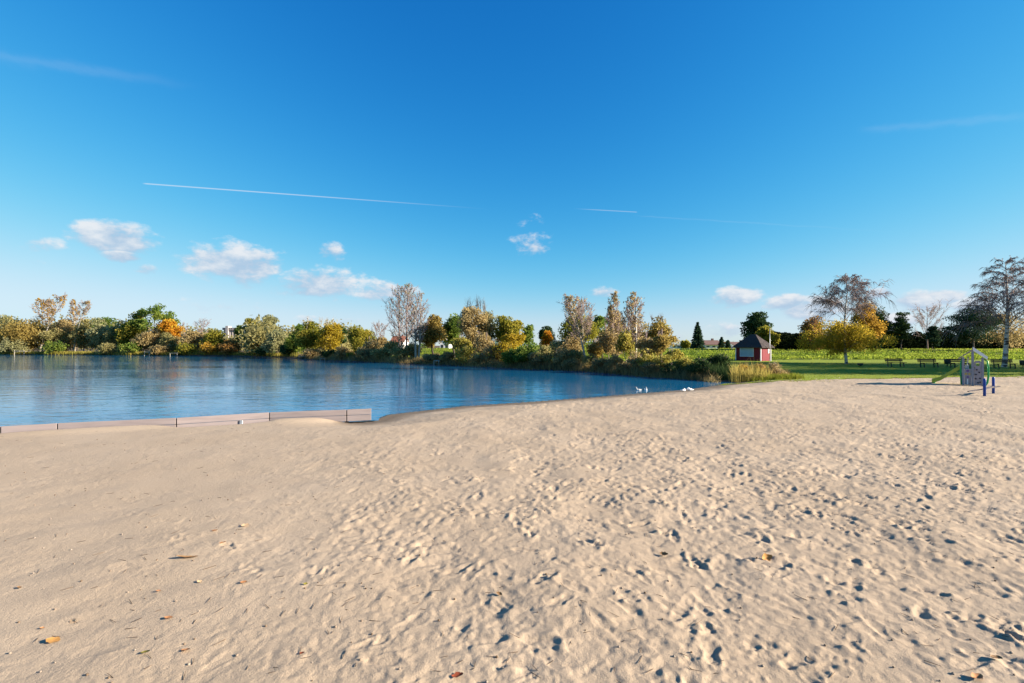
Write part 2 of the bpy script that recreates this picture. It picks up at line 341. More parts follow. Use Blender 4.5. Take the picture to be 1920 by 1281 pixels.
# the ground: one sheet to the horizon
ax = np.concatenate([-np.geomspace(2500, 302, 14), np.linspace(-300, -60, 121), np.linspace(-58.5, 90, 186), np.geomspace(92, 2500, 34)])
ay = np.concatenate([-np.geomspace(600, 12, 14), np.linspace(-10, 135, 210), np.geomspace(137, 4500, 44)])
GX, GY = np.meshgrid(ax, ay); GZ = gz(GX.ravel(), GY.ravel()).reshape(GX.shape)
def grid_faces(nr, nc):
    i = np.arange(nr - 1)[:, None] * nc + np.arange(nc - 1)[None, :]; return np.stack([i, i + 1, i + nc + 1, i + nc], -1).reshape(-1, 4)
le = lawn_edge(GX)
beachm = (GY < np.where(GX > 12, le, 40)) & (GY < 32)
Z2 = np.where(beachm, GZ - .10, GZ - .0)
me = np_mesh('ground', np.stack([GX, GY, Z2], -1).reshape(-1, 3), grid_faces(len(ay), len(ax)), smooth=True)
fc = grid_faces(len(ay), len(ax)); sandf = beachm.ravel()[fc].all(1); wood = (GX.ravel()[fc].mean(1) < -20) | (seg_dist(GX.ravel()[fc].mean(1), GY.ravel()[fc].mean(1), bank) < 5)
for m_ in (LAWN, SAND, BANK): me.materials.append(m_)
me.polygons.foreach_set('material_index', np.where(sandf, 1, np.where(wood, 2, 0)).astype(np.int32))
tag(link('ground', me), 'grassy ground and bank soil reaching to the horizon', 'ground', kind='structure')

# ------------------------------------------------------------------ sand beach: fine relief with footprints
TT = np.concatenate([np.linspace(-2.6, -1.26, 66)[:-1], np.linspace(-1.26, 1.26, 790), np.linspace(1.26, 2.6, 66)[1:]]); NR = 690
q = np.linspace(1.5 ** -.55, 36 ** -.55, NR); YR = q ** (-1 / .55)
BT, BY = np.meshgrid(TT, YR); BX = BT * BY
H = gz(BX.ravel(), BY.ravel()).reshape(BX.shape)
inl = inside(BX, BY, lake); dsh = np.minimum(seg_dist(BX, BY, shore), seg_dist(BX, BY, beam_line)); dbm = seg_dist(BX, BY, beam_line)
busy = sstep(-5.5, 2.5, BX + .12 * BY + 1.2 * vn(BX, BY, 3.0, 8)) * .8 + .2      # trodden ground grows to the right
calm = np.where(inl, 0, sstep(0, 1.6, dsh))
lump = .026 * vn(BX, BY, 1.5, 2) + .018 * vn(BX, BY, .62, 4) + .008 * vn(BX, BY, .27, 5)
small = .019 * np.abs(vn(BX + .03 * vn(BX, BY, .1, 6), BY, .13, 7)) + .0065 * vn(BX, BY, .055, 9) + .0035 * vn(BX, BY, .03, 10)
rough = .55 + .45 * vn(BX, BY, 1.9, 44) + .35 * vn(BX, BY, .5, 45)
D = lump * (.28 + .72 * busy) + small * (.22 + .78 * busy) * np.clip(rough, .1, 1.3)
wob = vn(BX, BY, .06, 12) * .16 + vn(BX, BY, .15, 15) * .16; crumb = np.zeros_like(D)
# long low wind ripples slanting over the smoother left side
rip = np.sin((BX * .55 - BY * 1.0 + .5 * vn(BX, BY, 1.1, 21)) * 2 * math.pi / .62); D += .0055 * rip * (1 - busy) * sstep(9, 3, BY)
prints = []
rg = random.Random(21)
def walk(x, y, a, n, fresh):
    for k in range(n):
        a += rg.gauss(0, .06); x += math.cos(a) * .68; y += math.sin(a) * .68; s = .09 if k % 2 else -.09
        prints.append((x - math.sin(a) * s, y + math.cos(a) * s, a + rg.gauss(0, .15), fresh))
for k in range(105):
    y = 2 + 30 * rg.random() ** 1.25; x = rg.uniform(-.5, 1.2) * y + rg.uniform(0, 3); walk(x, y, rg.choice([rg.uniform(-.5, .6), rg.uniform(0, 6.28), 2.6 + rg.gauss(0, .3)]), rg.randint(8, 34), rg.random())
for k in range(1900):
    y = 1.8 + 28 * rg.random() ** 1.1; x = rg.uniform(-.35, 1.35) * y; prints.append((x, y, rg.uniform(0, 6.28), rg.random() * .9))
for k in range(2600):
    y = rg.uniform(5, 29); prints.append((rg.uniform(.0, 1.35) * y, y, rg.uniform(0, 6.28), rg.uniform(.1, .75)))
for k in range(130):
    y = rg.uniform(2, 12); prints.append((rg.uniform(-1.2, 0) * y, y, rg.uniform(0, 6.28), rg.random() * .5))
for x0, y0, a, fr in prints:
    Rr = .34; i0, i1 = np.searchsorted(YR, [y0 - Rr, y0 + Rr])
    if i1 <= i0 or y0 < 1.4: continue
    ts = sorted([(x0 - Rr) / max(y0 - Rr, .8), (x0 - Rr) / (y0 + Rr), (x0 + Rr) / max(y0 - Rr, .8), (x0 + Rr) / (y0 + Rr)])
    j0, j1 = np.searchsorted(TT, [ts[0], ts[-1]])
    if j1 <= j0: continue
    sl_ = (slice(i0, i1), slice(j0, j1)); dx = BX[sl_] - x0; dy = BY[sl_] - y0
    u = dx * math.cos(a) + dy * math.sin(a); v = -dx * math.sin(a) + dy * math.cos(a)
    L = rg.uniform(.115, .15); Wd = rg.uniform(.042, .058) * (1 + .18 * np.tanh(u * 14)) * (1 - .22 * np.exp(-((u + .02) / .045) ** 2))
    r = np.sqrt((u / L) ** 2 + (v / Wd) ** 2) + wob[sl_] * (1.4 - fr)
    dep = rg.choice([rg.uniform(.004, .010), rg.uniform(.006, .016)]) * (.45 + .55 * fr) * busy[sl_]; soft = .18 + .5 * (1 - fr)
    D[sl_] += -dep * (1 - sstep(1 - soft, 1 + soft * .8, r)) * (1 + .35 * np.sin(u * 50) * (fr > .8)) + dep * .6 * np.exp(-((r - 1.38) / .3) ** 2)
    D[sl_] += dep * .9 * np.exp(-(((u + L * 1.3) / .05) ** 2 + (v / .06) ** 2)) * (fr > .4)
    if fr > .45: crumb[sl_] = np.maximum(crumb[sl_], np.exp(-((dx / .2) ** 2 + (dy / .16) ** 2)) * (fr - .3))
cl1 = np.maximum(0, vn(BX, BY, .05, 31)) ** 1.3; cl2 = np.maximum(0, vn(BX, BY, .028, 33))
D += crumb * busy * (.042 * cl1 + .018 * cl2)
D += .007 * busy * cl1 * sstep(.1, .7, vn(BX, BY, .9, 41))
H = H + D * calm
bpx = np.array([p[0] for p in BEAM_PX], float); bxy = np.array(beam)
for px, r_, dz, off in [(415,.85,-.17,.12),(470,.5,-.10,.12),(360,.5,-.12,.12),(655,.5,-.05,.1),(600,.5,.05,.25),(570,.8,.05,.3),(290,1.1,.05,.3),(180,.9,.05,.3),(60,.9,.05,.3)]:   # scoured hollows and drifts at the boards
    x0, y0 = np.interp(px, bpx, bxy[:, 0]) + d0[1] * off, np.interp(px, bpx, bxy[:, 1]) - d0[0] * off
    u_ = (BX - x0) * d0[0] + (BY - y0) * d0[1]; v_ = -(BX - x0) * d0[1] + (BY - y0) * d0[0]; H += np.where(inl, 0, dz * np.exp(-((u_ / r_) ** 2 + (v_ / .34) ** 2)))
F = grid_faces(NR, len(TT)); cxm = BX.ravel()[F].mean(1); cym = BY.ravel()[F].mean(1)
din = np.where(inl, dsh, 0).ravel()[F].min(1)
keep = (din < np.where(seg_dist(cxm, cym, beam_line) < 3, .10, 2.0)) & ~((cym > lawn_edge(cxm) + 1.2) & (cxm > 11)) & (seg_dist(cxm, cym, bank) > .05) & ~((cym > 29.5) & (cxm < 14.5)) & ~((cxm < -3) & (cym > 19))
F = F[keep]; used = np.unique(F); remap = np.zeros(BX.size, np.int64); remap[used] = np.arange(len(used))
V = np.stack([BX, BY, H], -1).reshape(-1, 3)[used]
o = link('sand_beach', np_mesh('sand_beach', V, remap[F], smooth=True), SAND); tag(o, 'trodden pale sand beach with footprints running down to the lake', 'beach', kind='structure')

# twigs, pebbles and bits of leaf strewn over the sand
gd = np.random.default_rng(61); nd = 1500; dy = 2.0 * (24 / 2.0) ** gd.random(nd); dx = gd.uniform(-1.25, 1.3, nd) * dy
ii = np.clip(np.searchsorted(YR, dy), 0, NR - 1); jj = np.clip(np.searchsorted(TT, dx / dy), 0, len(TT) - 1); ok = ~inl[ii, jj] & (dsh[ii, jj] > .3)
dx, dy, dz = BX[ii, jj][ok], BY[ii, jj][ok], H[ii, jj][ok]; dg = Geo(); nd = len(dx)
for k in range(nd):
    a = gd.uniform(0, 6.28); tw = gd.random() < .55; l = gd.uniform(.012, .05) if tw else gd.uniform(.004, .010); c = np.array([dx[k], dy[k], dz[k] + .004])
    if tw: dg.tube(np.array([c - l * np.array([math.cos(a), math.sin(a), .05]), c + l * np.array([math.cos(a), math.sin(a), .12])]), np.array([.0022, .0012]), 4, gd.uniform(0, .5))
    else: dg.tube(np.array([c - [0, 0, .006], c + [0, 0, .3 * l], c + [0, 0, .8 * l]]), np.array([l * .8, l, l * .3]), 6, gd.uniform(.3, 1))
tag(link('beach_debris', dg.mesh('beach_debris'), leafmat('debris', [(.05,.035,.025),(.16,.11,.07),(.3,.25,.2)], 0)), 'tiny twigs, pebbles and leaf bits strewn on the sand', 'debris', kind='stuff')

# ------------------------------------------------------------------ water, lawn, field
lx = np.concatenate([np.linspace(-285, -60, 40), np.linspace(-58, 17, 90)]); ly = np.linspace(-40, 132, 150)
WX, WY = np.meshgrid(lx, ly); wf = grid_faces(len(ly), len(lx)); wc = np.stack([WX.ravel()[wf].mean(1), WY.ravel()[wf].mean(1)], 1)
kw = inside(wc[:, 0], wc[:, 1], lake) | (np.minimum(seg_dist(wc[:, 0], wc[:, 1], lake[len(beam_line) - 1:]), 99) < 2.2)
kw &= ~((wc[:, 1] < np.interp(wc[:, 0], beam_line[:, 0], beam_line[:, 1]) + .6) & (wc[:, 0] < -4.2))
dkk = seg_dist(WX, WY, bank); lee = .4 + .6 * sstep(1, 12, dkk - np.where(WX < -45, 6, 0))
# strip that closes the sheet exactly along the boards
fw = wf[kw]
me = np_mesh('lake_water', np.stack([WX, WY, np.full(WX.shape, ZW)], -1).reshape(-1, 3), fw, tint=lee.ravel())
o = link('lake_water', me, WATER); tag(o, 'rippled blue lake water reflecting sky and trees', 'lake', kind='structure')
bl = beam_line + np.array([-d0[1], d0[0]]) * .03; up_ = bl + np.array([-d0[1], d0[0]]) * 2.4
nb = len(bl); Vs = np.concatenate([np.c_[bl, np.full(nb, ZW - .004)], np.c_[up_, np.full(nb, ZW - .004)]]); Fs = np.array([[i, i + 1, nb + i + 1, nb + i] for i in range(nb - 1)])
o = link('lake_margin_water', np_mesh('lake_margin_water', Vs, Fs, tint=np.ones(2 * nb)), WATER); tag(o, 'strip of lake water along the grey edging boards', 'lake', kind='structure')

gx = np.linspace(12.5, 120, 300); gy = np.linspace(25, 64, 120); LX, LY = np.meshgrid(gx, gy); lf = grid_faces(120, 300)
c = np.stack([LX.ravel()[lf].mean(1), LY.ravel()[lf].mean(1)], 1)
k = (c[:, 1] > lawn_edge(c[:, 0]) + .5 * vn(c[:, 0], c[:, 1], 1.6, 2) + .3 * vn(c[:, 0], c[:, 1], .5, 3)) & (seg_dist(c[:, 0], c[:, 1], bank) > 1.2) & ~inside(c[:, 0], c[:, 1], lake)
o = link('lawn', np_mesh('lawn', np.stack([LX, LY, gz(LX, LY) + .02 + .02 * vn(LX, LY, .8, 4)], -1).reshape(-1, 3), lf[k], smooth=True), LAWN); tag(o, 'mown green lawn between beach and field', 'lawn', kind='structure')
fx = np.linspace(-30, 190, 200); fy = np.linspace(63, 119, 60); LX, LY = np.meshgrid(fx, fy)
ff = grid_faces(60, 200); c = np.stack([LX.ravel()[ff].mean(1), LY.ravel()[ff].mean(1)], 1); k = (seg_dist(c[:, 0], c[:, 1], bank) > 11)
o = link('field', np_mesh('field', np.stack([LX, LY, gz(LX, LY) + .03], -1).reshape(-1, 3), ff[k], smooth=True), SOIL); tag(o, 'green field rising gently behind the lawn', 'field', kind='structure')
def blades(name, label, cat, x, y, h, w, n_per, pal, rng, spread=.1, lean=.35, z=None, tsh=0):
    n = len(x); x = np.repeat(x, n_per) + rng.normal(0, spread, n * n_per); y = np.repeat(y, n_per) + rng.normal(0, spread, n * n_per); hh = np.repeat(h, n_per) * rng.uniform(.55, 1.15, n * n_per)
    zz = gz(x, y) if z is None else np.full(len(x), z); a = rng.uniform(0, 6.28, len(x)); ln = rng.uniform(0, lean, len(x)) * hh; b = rng.uniform(0, 6.28, len(x))
    B0 = np.stack([x - np.cos(a) * w, y - np.sin(a) * w, zz - .02], -1); B1 = np.stack([x + np.cos(a) * w, y + np.sin(a) * w, zz - .02], -1)
    M = np.stack([x + np.cos(b) * ln * .35, y + np.sin(b) * ln * .35, zz + hh * .6], -1); dM = np.stack([np.cos(a) * w * .8, np.sin(a) * w * .8, np.zeros(len(x))], -1)
    T = np.stack([x + np.cos(b) * ln, y + np.sin(b) * ln, zz + hh], -1)
    V = np.stack([B0, B1, M + dM, M - dM, T], 1).reshape(-1, 3); i = np.arange(len(x))[:, None] * 5
    F = np.concatenate([i + np.array([[0, 1, 2, 3]]), i + np.array([[3, 2, 4, 4]])]); 
    t = np.repeat(np.clip(rng.normal(.5 + tsh, .22, len(x)) + .25 * vn(x, y, 2.5, 6), 0, 1), 5)
    Ftri = np.concatenate([i + np.array([[0, 1, 2]]), i + np.array([[0, 2, 3]]), i + np.array([[3, 2, 4]])])
    o = link(name, np_mesh(name, V, Ftri, tint=t), LM[pal]); tag(o, label, cat, kind='stuff'); return o
g1 = np.random.default_rng(3)
def scatter(n, y0, y1, t0, t1, p=2.0):       # denser nearer the viewer's side of the place
    y = (y0 ** (1 - p) + g1.random(n) * (y1 ** (1 - p) - y0 ** (1 - p))) ** (1 / (1 - p)); return g1.uniform(t0, t1, n) * y, y
x, y = scatter(19000, 26.5, 62, .45, 1.6); k = (y > lawn_edge(x) - .35 + .7 * vn(x, y, 1.6, 2) + .5 * vn(x, y, .5, 3)) & (seg_dist(x, y, bank) > 1) & ~inside(x, y, lake)
blades('lawn_grass', 'short green grass blades of the lawn', 'grass', x[k], y[k], np.full(k.sum(), .065), .010, 2, 'lawn', g1, .07, .8)
x, y = scatter(15000, 62, 118, -.32, 1.6); k = seg_dist(x, y, bank) > 12; x, y = x[k], y[k]
cg = Geo(); n = len(x); hh = (.30 + .22 * vn(x, y, 5, 7) + .12 * vn(x, y, 1.3, 8)) * np.where(y > 92, .55, 1.); rep = 6
C = np.stack([np.repeat(x, rep) + g1.normal(0, .22, n * rep), np.repeat(y, rep) + g1.normal(0, .22, n * rep), np.repeat(gz(x, y), rep) + .03 + np.repeat(np.maximum(hh, .12), rep) * g1.uniform(.2, 1.1, n * rep)], -1)
cg.leaves(C, .13, g1, np.clip(np.repeat(.5 + .3 * vn(x, y, 4, 9) + np.where(y > 92, .22, 0), rep) + g1.normal(0, .15, n * rep), 0, 1), up=1.2)
tag(link('field_crop', cg.mesh('field_crop'), LM['field']), 'leafy green cover crop filling the field behind the lawn', 'crop', kind='stuff')

# ------------------------------------------------------------------ trees
def base_z(x, y): return float(gz(np.array([x]), np.array([y]))[0])
def rnd_unit(rng, n):
    v = rng.normal(size=(n, 3)); return v / np.linalg.norm(v, axis=1)[:, None]
def curve(a, b, bend, n=6):
    t = np.linspace(0, 1, n)[:, None]; return a * (1 - t) + b * t + bend * (t * (1 - t) * 2)
def limb(g, P, r0, r1, n=5): g.tube(P, np.linspace(r0, r1, len(P)), n)
def twigs(g, rng, p, d, length, r, n, spread, droop=0.):
    for _ in range(n):
        e = d + rng.normal(size=3) * spread; e /= np.linalg.norm(e); L = length * rng.uniform(.5, 1.2)
        m = p + e * L * .5 + np.array([0, 0, .06 * L - droop * L * .15]); q = p + e * L + np.array([0, 0, .16 * L - droop * L * .8])
        V, F = tube_arr(np.array([p, m, q] if droop else [p, q]), np.array([r, r * .7, r * .35] if droop else [r, r * .4]), 3); g.put(V, F)
def tree(label, px, Y, top, wid, bot, pal, kind='leafy', n=3600, leaf=.2, trunk=None, bark=None, lean=0., cat='tree', name=None, group=None, dens=1., seed=None, stems=None, flat=.85, xyz=None, loose=.34, tops=0):
    """px: photo column of the trunk foot; Y: metres ahead; top/bot: rows of crown top and bottom; wid: crown half width in photo px; lean: crown shift in px"""
    rng = np.random.default_rng(int(px * 7 + Y * 13) if seed is None else seed)
    if xyz is None: x = X(px, Y); zt, zb_, rx, lx_ = Zp(top, Y), Zp(bot, Y), wid / FPX * Y, lean / FPX * Y
    else: x, Y, zt, zb_, rx, lx_ = xyz
    z0 = base_z(x, Y) - .05; zt -= z0; zb_ = max(zb_ - z0, .15)
    if kind == 'bare': zb_ = max(.8, zb_ - .28 * (zt - zb_))
    root = empty(name or 'deciduous_tree', (x, Y, z0)); tag(root, label, cat, group)
    tr_, cr, br = Geo(), Geo(), Geo(); n = int(n * {'leafy': 1.5, 'pine': 1.5, 'bush': 1.2}.get(kind, 1)); hc = (zt + zb_) / 2; rz = (zt - zb_) / 2; r0 = trunk or max(.06, zt * .016)
    bk = bark or BARK
    if kind in ('leafy', 'pine', 'bush'):
        nc = int((26 if kind != 'pine' else 22) * max(1, min(2.6, dens)))
        dirs = rnd_unit(rng, nc); rr = rng.uniform(.35, 1, nc) ** .6
        lob = 1 + .38 * np.sin(dirs[:, 0] * 4 + rng.uniform(0, 6)) * np.cos(dirs[:, 2] * 3 + rng.uniform(0, 6))
        cen = dirs * rr[:, None] * np.array([rx * .82, rx * .75, rz * .86]) * lob[:, None]
        if kind == 'pine': cen[:, :2] *= np.clip(1.15 - (cen[:, 2:3] / rz + 1) * .42, .2, 1.2)
        if kind == 'leafy': cen[:, :2] *= np.clip(1.12 - np.maximum(0, cen[:, 2:3] / rz) * .45, .3, 1.2)
        cen += np.array([lx_, 0, hc]); cen[:, 2] = np.maximum(cen[:, 2], .2)
        ax_ = lambda h: np.array([lx_ * min(1, h / max(hc, .1)) ** 1.4, 0, h])
        if kind != 'bush' or stems is None:
            hs = np.linspace(0, min(zt * .93, hc + rz * .7), 9); P = np.array([ax_(h) for h in hs]); P[1:-1, :2] += rng.normal(0, r0 * .7, (7, 2))
            tr_.tube(P, np.maximum(r0 * (1 - .86 * (hs / hs[-1])) * np.where(hs < .3, 1.35, 1), .015), 8)
        for c in cen:
            h = max(.1, min(c[2] - .25 * np.hypot(c[0] - lx_, c[1]) - .15 * rz, zt * .8)); a = ax_(h)
            limb(tr_, curve(a, c, np.array([0, 0, .12 * np.linalg.norm(c - a)]) + rng.normal(0, .06, 3) * np.linalg.norm(c - a), 5), r0 * .34 * (1 - .6 * h / zt), .012, 4)
        per = max(8, int(n / nc)); cs = loose * (rx * rx * rz) ** (1 / 3.) * np.array([1.1, 1.1, flat if kind != 'pine' else .36])
        allc, allt = [], []
        for c in cen:
            k_ = int(per * rng.uniform(.5, 1.5)); s_ = rng.uniform(.7, 1.25); q_ = rnd_unit(rng, k_) * (rng.random((k_, 1)) ** .45) * cs * s_ * 1.35
            allc.append(c + q_); allt.append(np.clip(.5 + rng.normal(0, .16) + rng.normal(0, .13, k_), 0, 1))
        C = np.concatenate(allc); ok = C[:, 2] > .05
        cr.leaves(C[ok], leaf, rng, np.concatenate(allt)[ok], up=.4)
        for c in cen[:int(nc * .6)]: twigs(tr_, rng, c, np.array([c[0] - lx_, c[1], rz * .9]) / (rx + rz), .55 * cs[0] * 2, .012, 3, .5)
        for _ in range(tops):                                    # bare shoots standing out of the crown
            p = np.array([lx_ + rng.normal(0, rx * .35), rng.normal(0, rx * .3), hc + rz * .45]); q_ = p + np.array([rng.normal(0, .08) * rz, 0, rz * rng.uniform(.6, 1.0)])
            limb(tr_, curve(p, q_, rng.normal(0, .1, 3), 4), .035, .012, 4); twigs(tr_, rng, (p + q_) / 2, np.array([0, 0, 1.]), rz * .45, .014, 7, .3); twigs(tr_, rng, q_ - (q_ - p) * .25, np.array([0, 0, 1.]), rz * .3, .012, 5, .3)
    elif kind in ('bare', 'weep'):
        st = stems or [(0., 1.)]
        for sx, sh in st:                                        # several stems: foot offset (share of rx) and height share
            H_ = zt * sh; foot = np.array([sx * rx * .35, rng.normal(0, .1), 0.]); tip = np.array([sx * rx * .8 + lx_, rng.normal(0, .3), H_])
            P = curve(foot, tip, np.array([rng.normal(0, .05) * H_ - (lx_ * .25), 0, 0]), 10); tr_.tube(P, np.maximum(r0 * np.linspace(1.1, .1, 10), .018), 8)
            nb_ = int((26 if kind == 'bare' else 30) * dens)
            for i in range(nb_):
                f = (zb_ / H_) + (1 - zb_ / H_) * (i + rng.random()) / nb_; f = min(.985, f); j = f * 9; i_ = min(8, int(j)); a = P[i_] + (P[i_ + 1] - P[i_]) * (j - i_)
                az = i * 2.4 + rng.normal(0, .4); prof = math.sin(math.pi * min(1, .22 + .78 * (f * H_ - zb_) / max(H_ - zb_, .1))) ** .7 if kind == 'bare' else (1.1 - .9 * (f * H_ - zb_) / max(H_ - zb_, .1))
                L = rx * (1 if len(st) == 1 else .62) * prof * rng.uniform(.65, 1.1)
                if kind == 'bare': e = np.array([math.cos(az), math.sin(az), rng.uniform(.75, 1.8)])
                else: e = np.array([math.cos(az), math.sin(az), rng.uniform(.35, .8)])
                e[:2] *= 1.; hl = L / np.linalg.norm(e[:2]); hl = min(hl, max(.15, (zt * 1.02 - a[2]) / e[2])); L = max(hl, .3 * L); b_ = a + e * hl
                Q = curve(a, b_, np.array([math.cos(az), math.sin(az), -.5]) * L * .16 if kind == 'bare' else np.array([0, 0, .35 * L]), 6)
                limb(br, Q, max(.018, r0 * .3 * (1.1 - f)), .010, 4)
                for kq in range(2, 6):
                    d_ = Q[kq] - Q[kq - 1]; d_ /= np.linalg.norm(d_) + 1e-9
                    twigs(br, rng, Q[kq], d_ if kind == 'bare' else d_ * .7, L * (.42 if kind == 'bare' else .34), leaf_r(Y) * (1 if kind == 'bare' else 1.3), 5 if kind == 'bare' else 8, .42 if kind == 'bare' else .6, 0 if kind == 'bare' else .9)
                    for _s in range(1 if kind == 'bare' else 2):
                        e2 = d_ + rng.normal(size=3) * (.4 if kind == 'bare' else .65); e2 /= np.linalg.norm(e2); l2 = L * rng.uniform(.3, .55); q2 = Q[kq] + e2 * l2; limb(br, curve(Q[kq], q2, np.array([0, 0, .1 * l2]), 4), .02, .009, 3)
                        twigs(br, rng, q2, e2, l2 * .7, leaf_r(Y) * (.9 if kind == 'bare' else 1.2), 4 if kind == 'bare' else 6, .5, 0 if kind == 'bare' else 1.0); twigs(br, rng, (Q[kq] + q2) / 2, e2, l2 * .7, leaf_r(Y) * .9, 3, .5, 0 if kind == 'bare' else 1.0)
                if pal:
                    k_ = int(n / (nb_ * len(st)) * rng.uniform(0, 2)); idx = rng.integers(2, 6, k_); C = Q[idx] + rng.normal(0, .16 * L + .08, (k_, 3)) + (np.array([0, 0, -.12 * L]) if kind == 'weep' else 0)
                    cr.leaves(C, leaf, rng, np.clip(rng.normal(.5, .2, k_), 0, 1), up=.4)
    elif kind == 'spruce':
        tr_.tube(np.array([[0, 0, 0], [0, 0, zt * .5], [0, 0, zt * .99]]), np.array([r0, r0 * .6, .02]), 7); tiers = int(24 * dens)
        for i in range(tiers):
            f = i / tiers; h = zb_ + (zt - zb_) * f; L = rx * (1 - f) ** .85 * rng.uniform(.8, 1.12) + .08
            nbr = 9
            for j in range(nbr):
                az = j * 6.283 / nbr + i * .7 + rng.normal(0, .15); l = L * rng.uniform(.72, 1.1); e = np.array([math.cos(az), math.sin(az), 0.])
                Q = np.array([[0, 0, h], [*(e[:2] * l * .5), h - .10 * l], [*(e[:2] * l), h - .16 * l]]); tr_.tube(Q, np.array([.03, .02, .008]), 3)
                k_ = max(3, int(n / (tiers * nbr) * (.35 + 1.3 * (1 - f)))); s_ = rng.random(k_) ** .7
                C = np.stack([e[0] * l * s_, e[1] * l * s_, h - .18 * l * s_ - rng.random(k_) * .16 * L], -1) + rng.normal(0, .05 + .06 * l, (k_, 3)) * np.array([1, 1, .5])
                cr.leaves(C, leaf, rng, np.clip(.35 + .35 * s_ + rng.normal(0, .15, k_), 0, 1), up=.8, axis=np.array([e[0], e[1], -.45]))
    o = link('trunk', tr_.mesh('trunk', True), bk, root)
    if br.n: link('branches', br.mesh('branches', True), TWIG, root)
    if cr.n: link('crown' if kind != 'bush' else 'foliage', cr.mesh('crown'), LM[pal], root)
    return root
def leaf_r(Y): return .011 + .00010 * Y
def YB(px): return float(np.interp(px, [0,250,430,500,545,600,740,800,860,950,1020,1100,1200,1300,1340], [118,108,103,95,87,75,61.5,57.5,53.5,48.5,45,42,35.5,32,30]))

# --- left wood across the lake, front rank first
WD = 'trees of the wood across the lake'
tree('grey-olive willow at the extreme left edge of the far shore', 12, 121, 592, 24, 660, 'willow', n=4200, leaf=.26, dens=1.4)
tree('round golden tree near the left end of the far shore', 46, 120.5, 599, 38, 659, 'gold', n=5200, leaf=.26, dens=1.6)
tree('tall thin half-bare tree with orange tuft above the round golden tree', 74, 131, 561, 13, 612, 'amber', 'bare', n=320, leaf=.25, bark=BARKP)
tree('second thin half-bare tree just right of the orange tuft', 92, 132, 562, 9, 608, 'tan', 'bare', n=500, leaf=.25, bark=BARKP)
tree('pale-trunked tree leaning far right beside the round golden tree', 78, 120.5, 556, 11, 588, 'amber', 'bare', n=320, leaf=.25, bark=BARKP, lean=38, trunk=.15)
tree('upright thin tree with rusty top between two leaning trunks', 139, 128, 562, 8, 604, 'amber', 'bare', n=320, leaf=.25, bark=BARKP)
tree('bare-topped tree with long pale slightly leaning trunk', 138, 120, 565, 10, 594, 'tan', 'bare', n=260, leaf=.25, bark=BARKP, lean=27, trunk=.15)
tree('green bush at the foot of the two leaning pale trunks', 104, 121, 612, 22, 659, 'olive', n=3600, leaf=.25, dens=1.3)
tree('brownish thicket tree between the two leaning pale trunks', 124, 124, 598, 20, 656, 'tan', n=3400, leaf=.25)
tree('olive thicket tree just right of the long pale trunk', 157, 122, 602, 18, 657, 'olive', n=3200, leaf=.25)
tree('round silvery olive willow right of the leaning trunks', 190, 119.5, 606, 21, 655, 'willow', n=4400, leaf=.25, dens=1.4)
tree('dark green treetop behind the silvery willow', 198, 132, 591, 20, 640, 'green', n=3000, leaf=.27)
tree('brown-green tree between the silvery willow and the tall green poplar', 224, 117, 601, 20, 658, 'olive', n=3600, leaf=.25)
tree('yellow-green tree at the left foot of the tall green poplar', 246, 116, 596, 18, 655, 'ygreen', n=3600, leaf=.25)
tree('tall open green poplar, highest of the left wood', 289, 117, 568, 34, 634, 'green', n=3000, leaf=.27, dens=1.2, loose=.2, bark=BARKP)
tree('paler thin tree against the left side of the tall green poplar', 259, 118, 579, 14, 630, 'ygreen', n=900, leaf=.25, loose=.25, bark=BARKP)
tree('bright orange maple beside the tall green poplar', 321, 113, 599, 17, 645, 'orange', n=3200, leaf=.24, dens=1.3)
tree('brownish shrubby tree below the tall green poplar', 283, 111.5, 617, 24, 661, 'tan', n=3800, leaf=.24, dens=1.3)
tree('olive shrubby tree under the bright orange maple', 318, 110.5, 628, 22, 663, 'olive', n=3200, leaf=.23, dens=1.2)
tree('slender leafless tree just right of the bright orange maple', 344, 116, 604, 7, 632, None, 'bare', bark=TWIG, dens=.7)
tree('leafless tree left of the silo block', 380, 118, 603, 12, 628, None, 'bare', bark=TWIG, dens=.8)
tree('low tan-green tree below the left leafless tree', 366, 109.5, 617, 22, 662, 'tan', n=3800, leaf=.23, dens=1.3)
tree('low yellowish tree in front of the silo block', 402, 108, 618, 20, 663, 'ygreen', n=3400, leaf=.23, dens=1.3)
tree('low rusty shrub tree under the silo block', 432, 106, 637, 18, 664, 'rust', n=2800, leaf=.22, dens=1.3)
tree('small dark pointed tree at the right side of the silo block', 447, 113, 602, 7, 640, 'green', 'pine', n=1300, leaf=.22)
tree('green and yellow tree right of the silo block', 472, 110, 594, 17, 642, 'ygreen', n=3000, leaf=.23)
tree('orange-leaved tree hanging over the water right of the silo block', 484, 100, 629, 24, 664, 'amber', n=3800, leaf=.21, dens=1.5)
tree('pale olive half-open tree behind the orange overhanging tree', 504, 106, 592, 19, 640, 'willow', n=2400, leaf=.23, loose=.26)
tree('silvery willow right of the orange overhanging tree', 521, 92, 622, 22, 664, 'willow', n=4200, leaf=.2, dens=1.5)
tree('dark green tree left of the pale-trunked yellow trees', 559, 87, 608, 14, 662, 'green', n=2600, leaf=.2)
tree('yellow-olive tree with bare upright shoots above its crown', 583, 82, 604, 23, 655, 'ygreen', n=4200, leaf=.18, dens=1.4, bark=BARKP, tops=7)
tree('yellow-olive pale-trunked tree, right one of the shooting pair', 620, 79, 607, 21, 660, 'yellow', n=2600, leaf=.17, dens=1.3, bark=BARKP, tops=6)
tree('dark pointed tree behind the right shooting pale-trunked tree', 641, 92, 609, 14, 650, 'dark', 'pine', n=2200, leaf=.2)
tree('yellow-green tree half way to the tall bare poplars', 676, 74, 613, 23, 664, 'ygreen', n=4400, leaf=.17, dens=1.4)
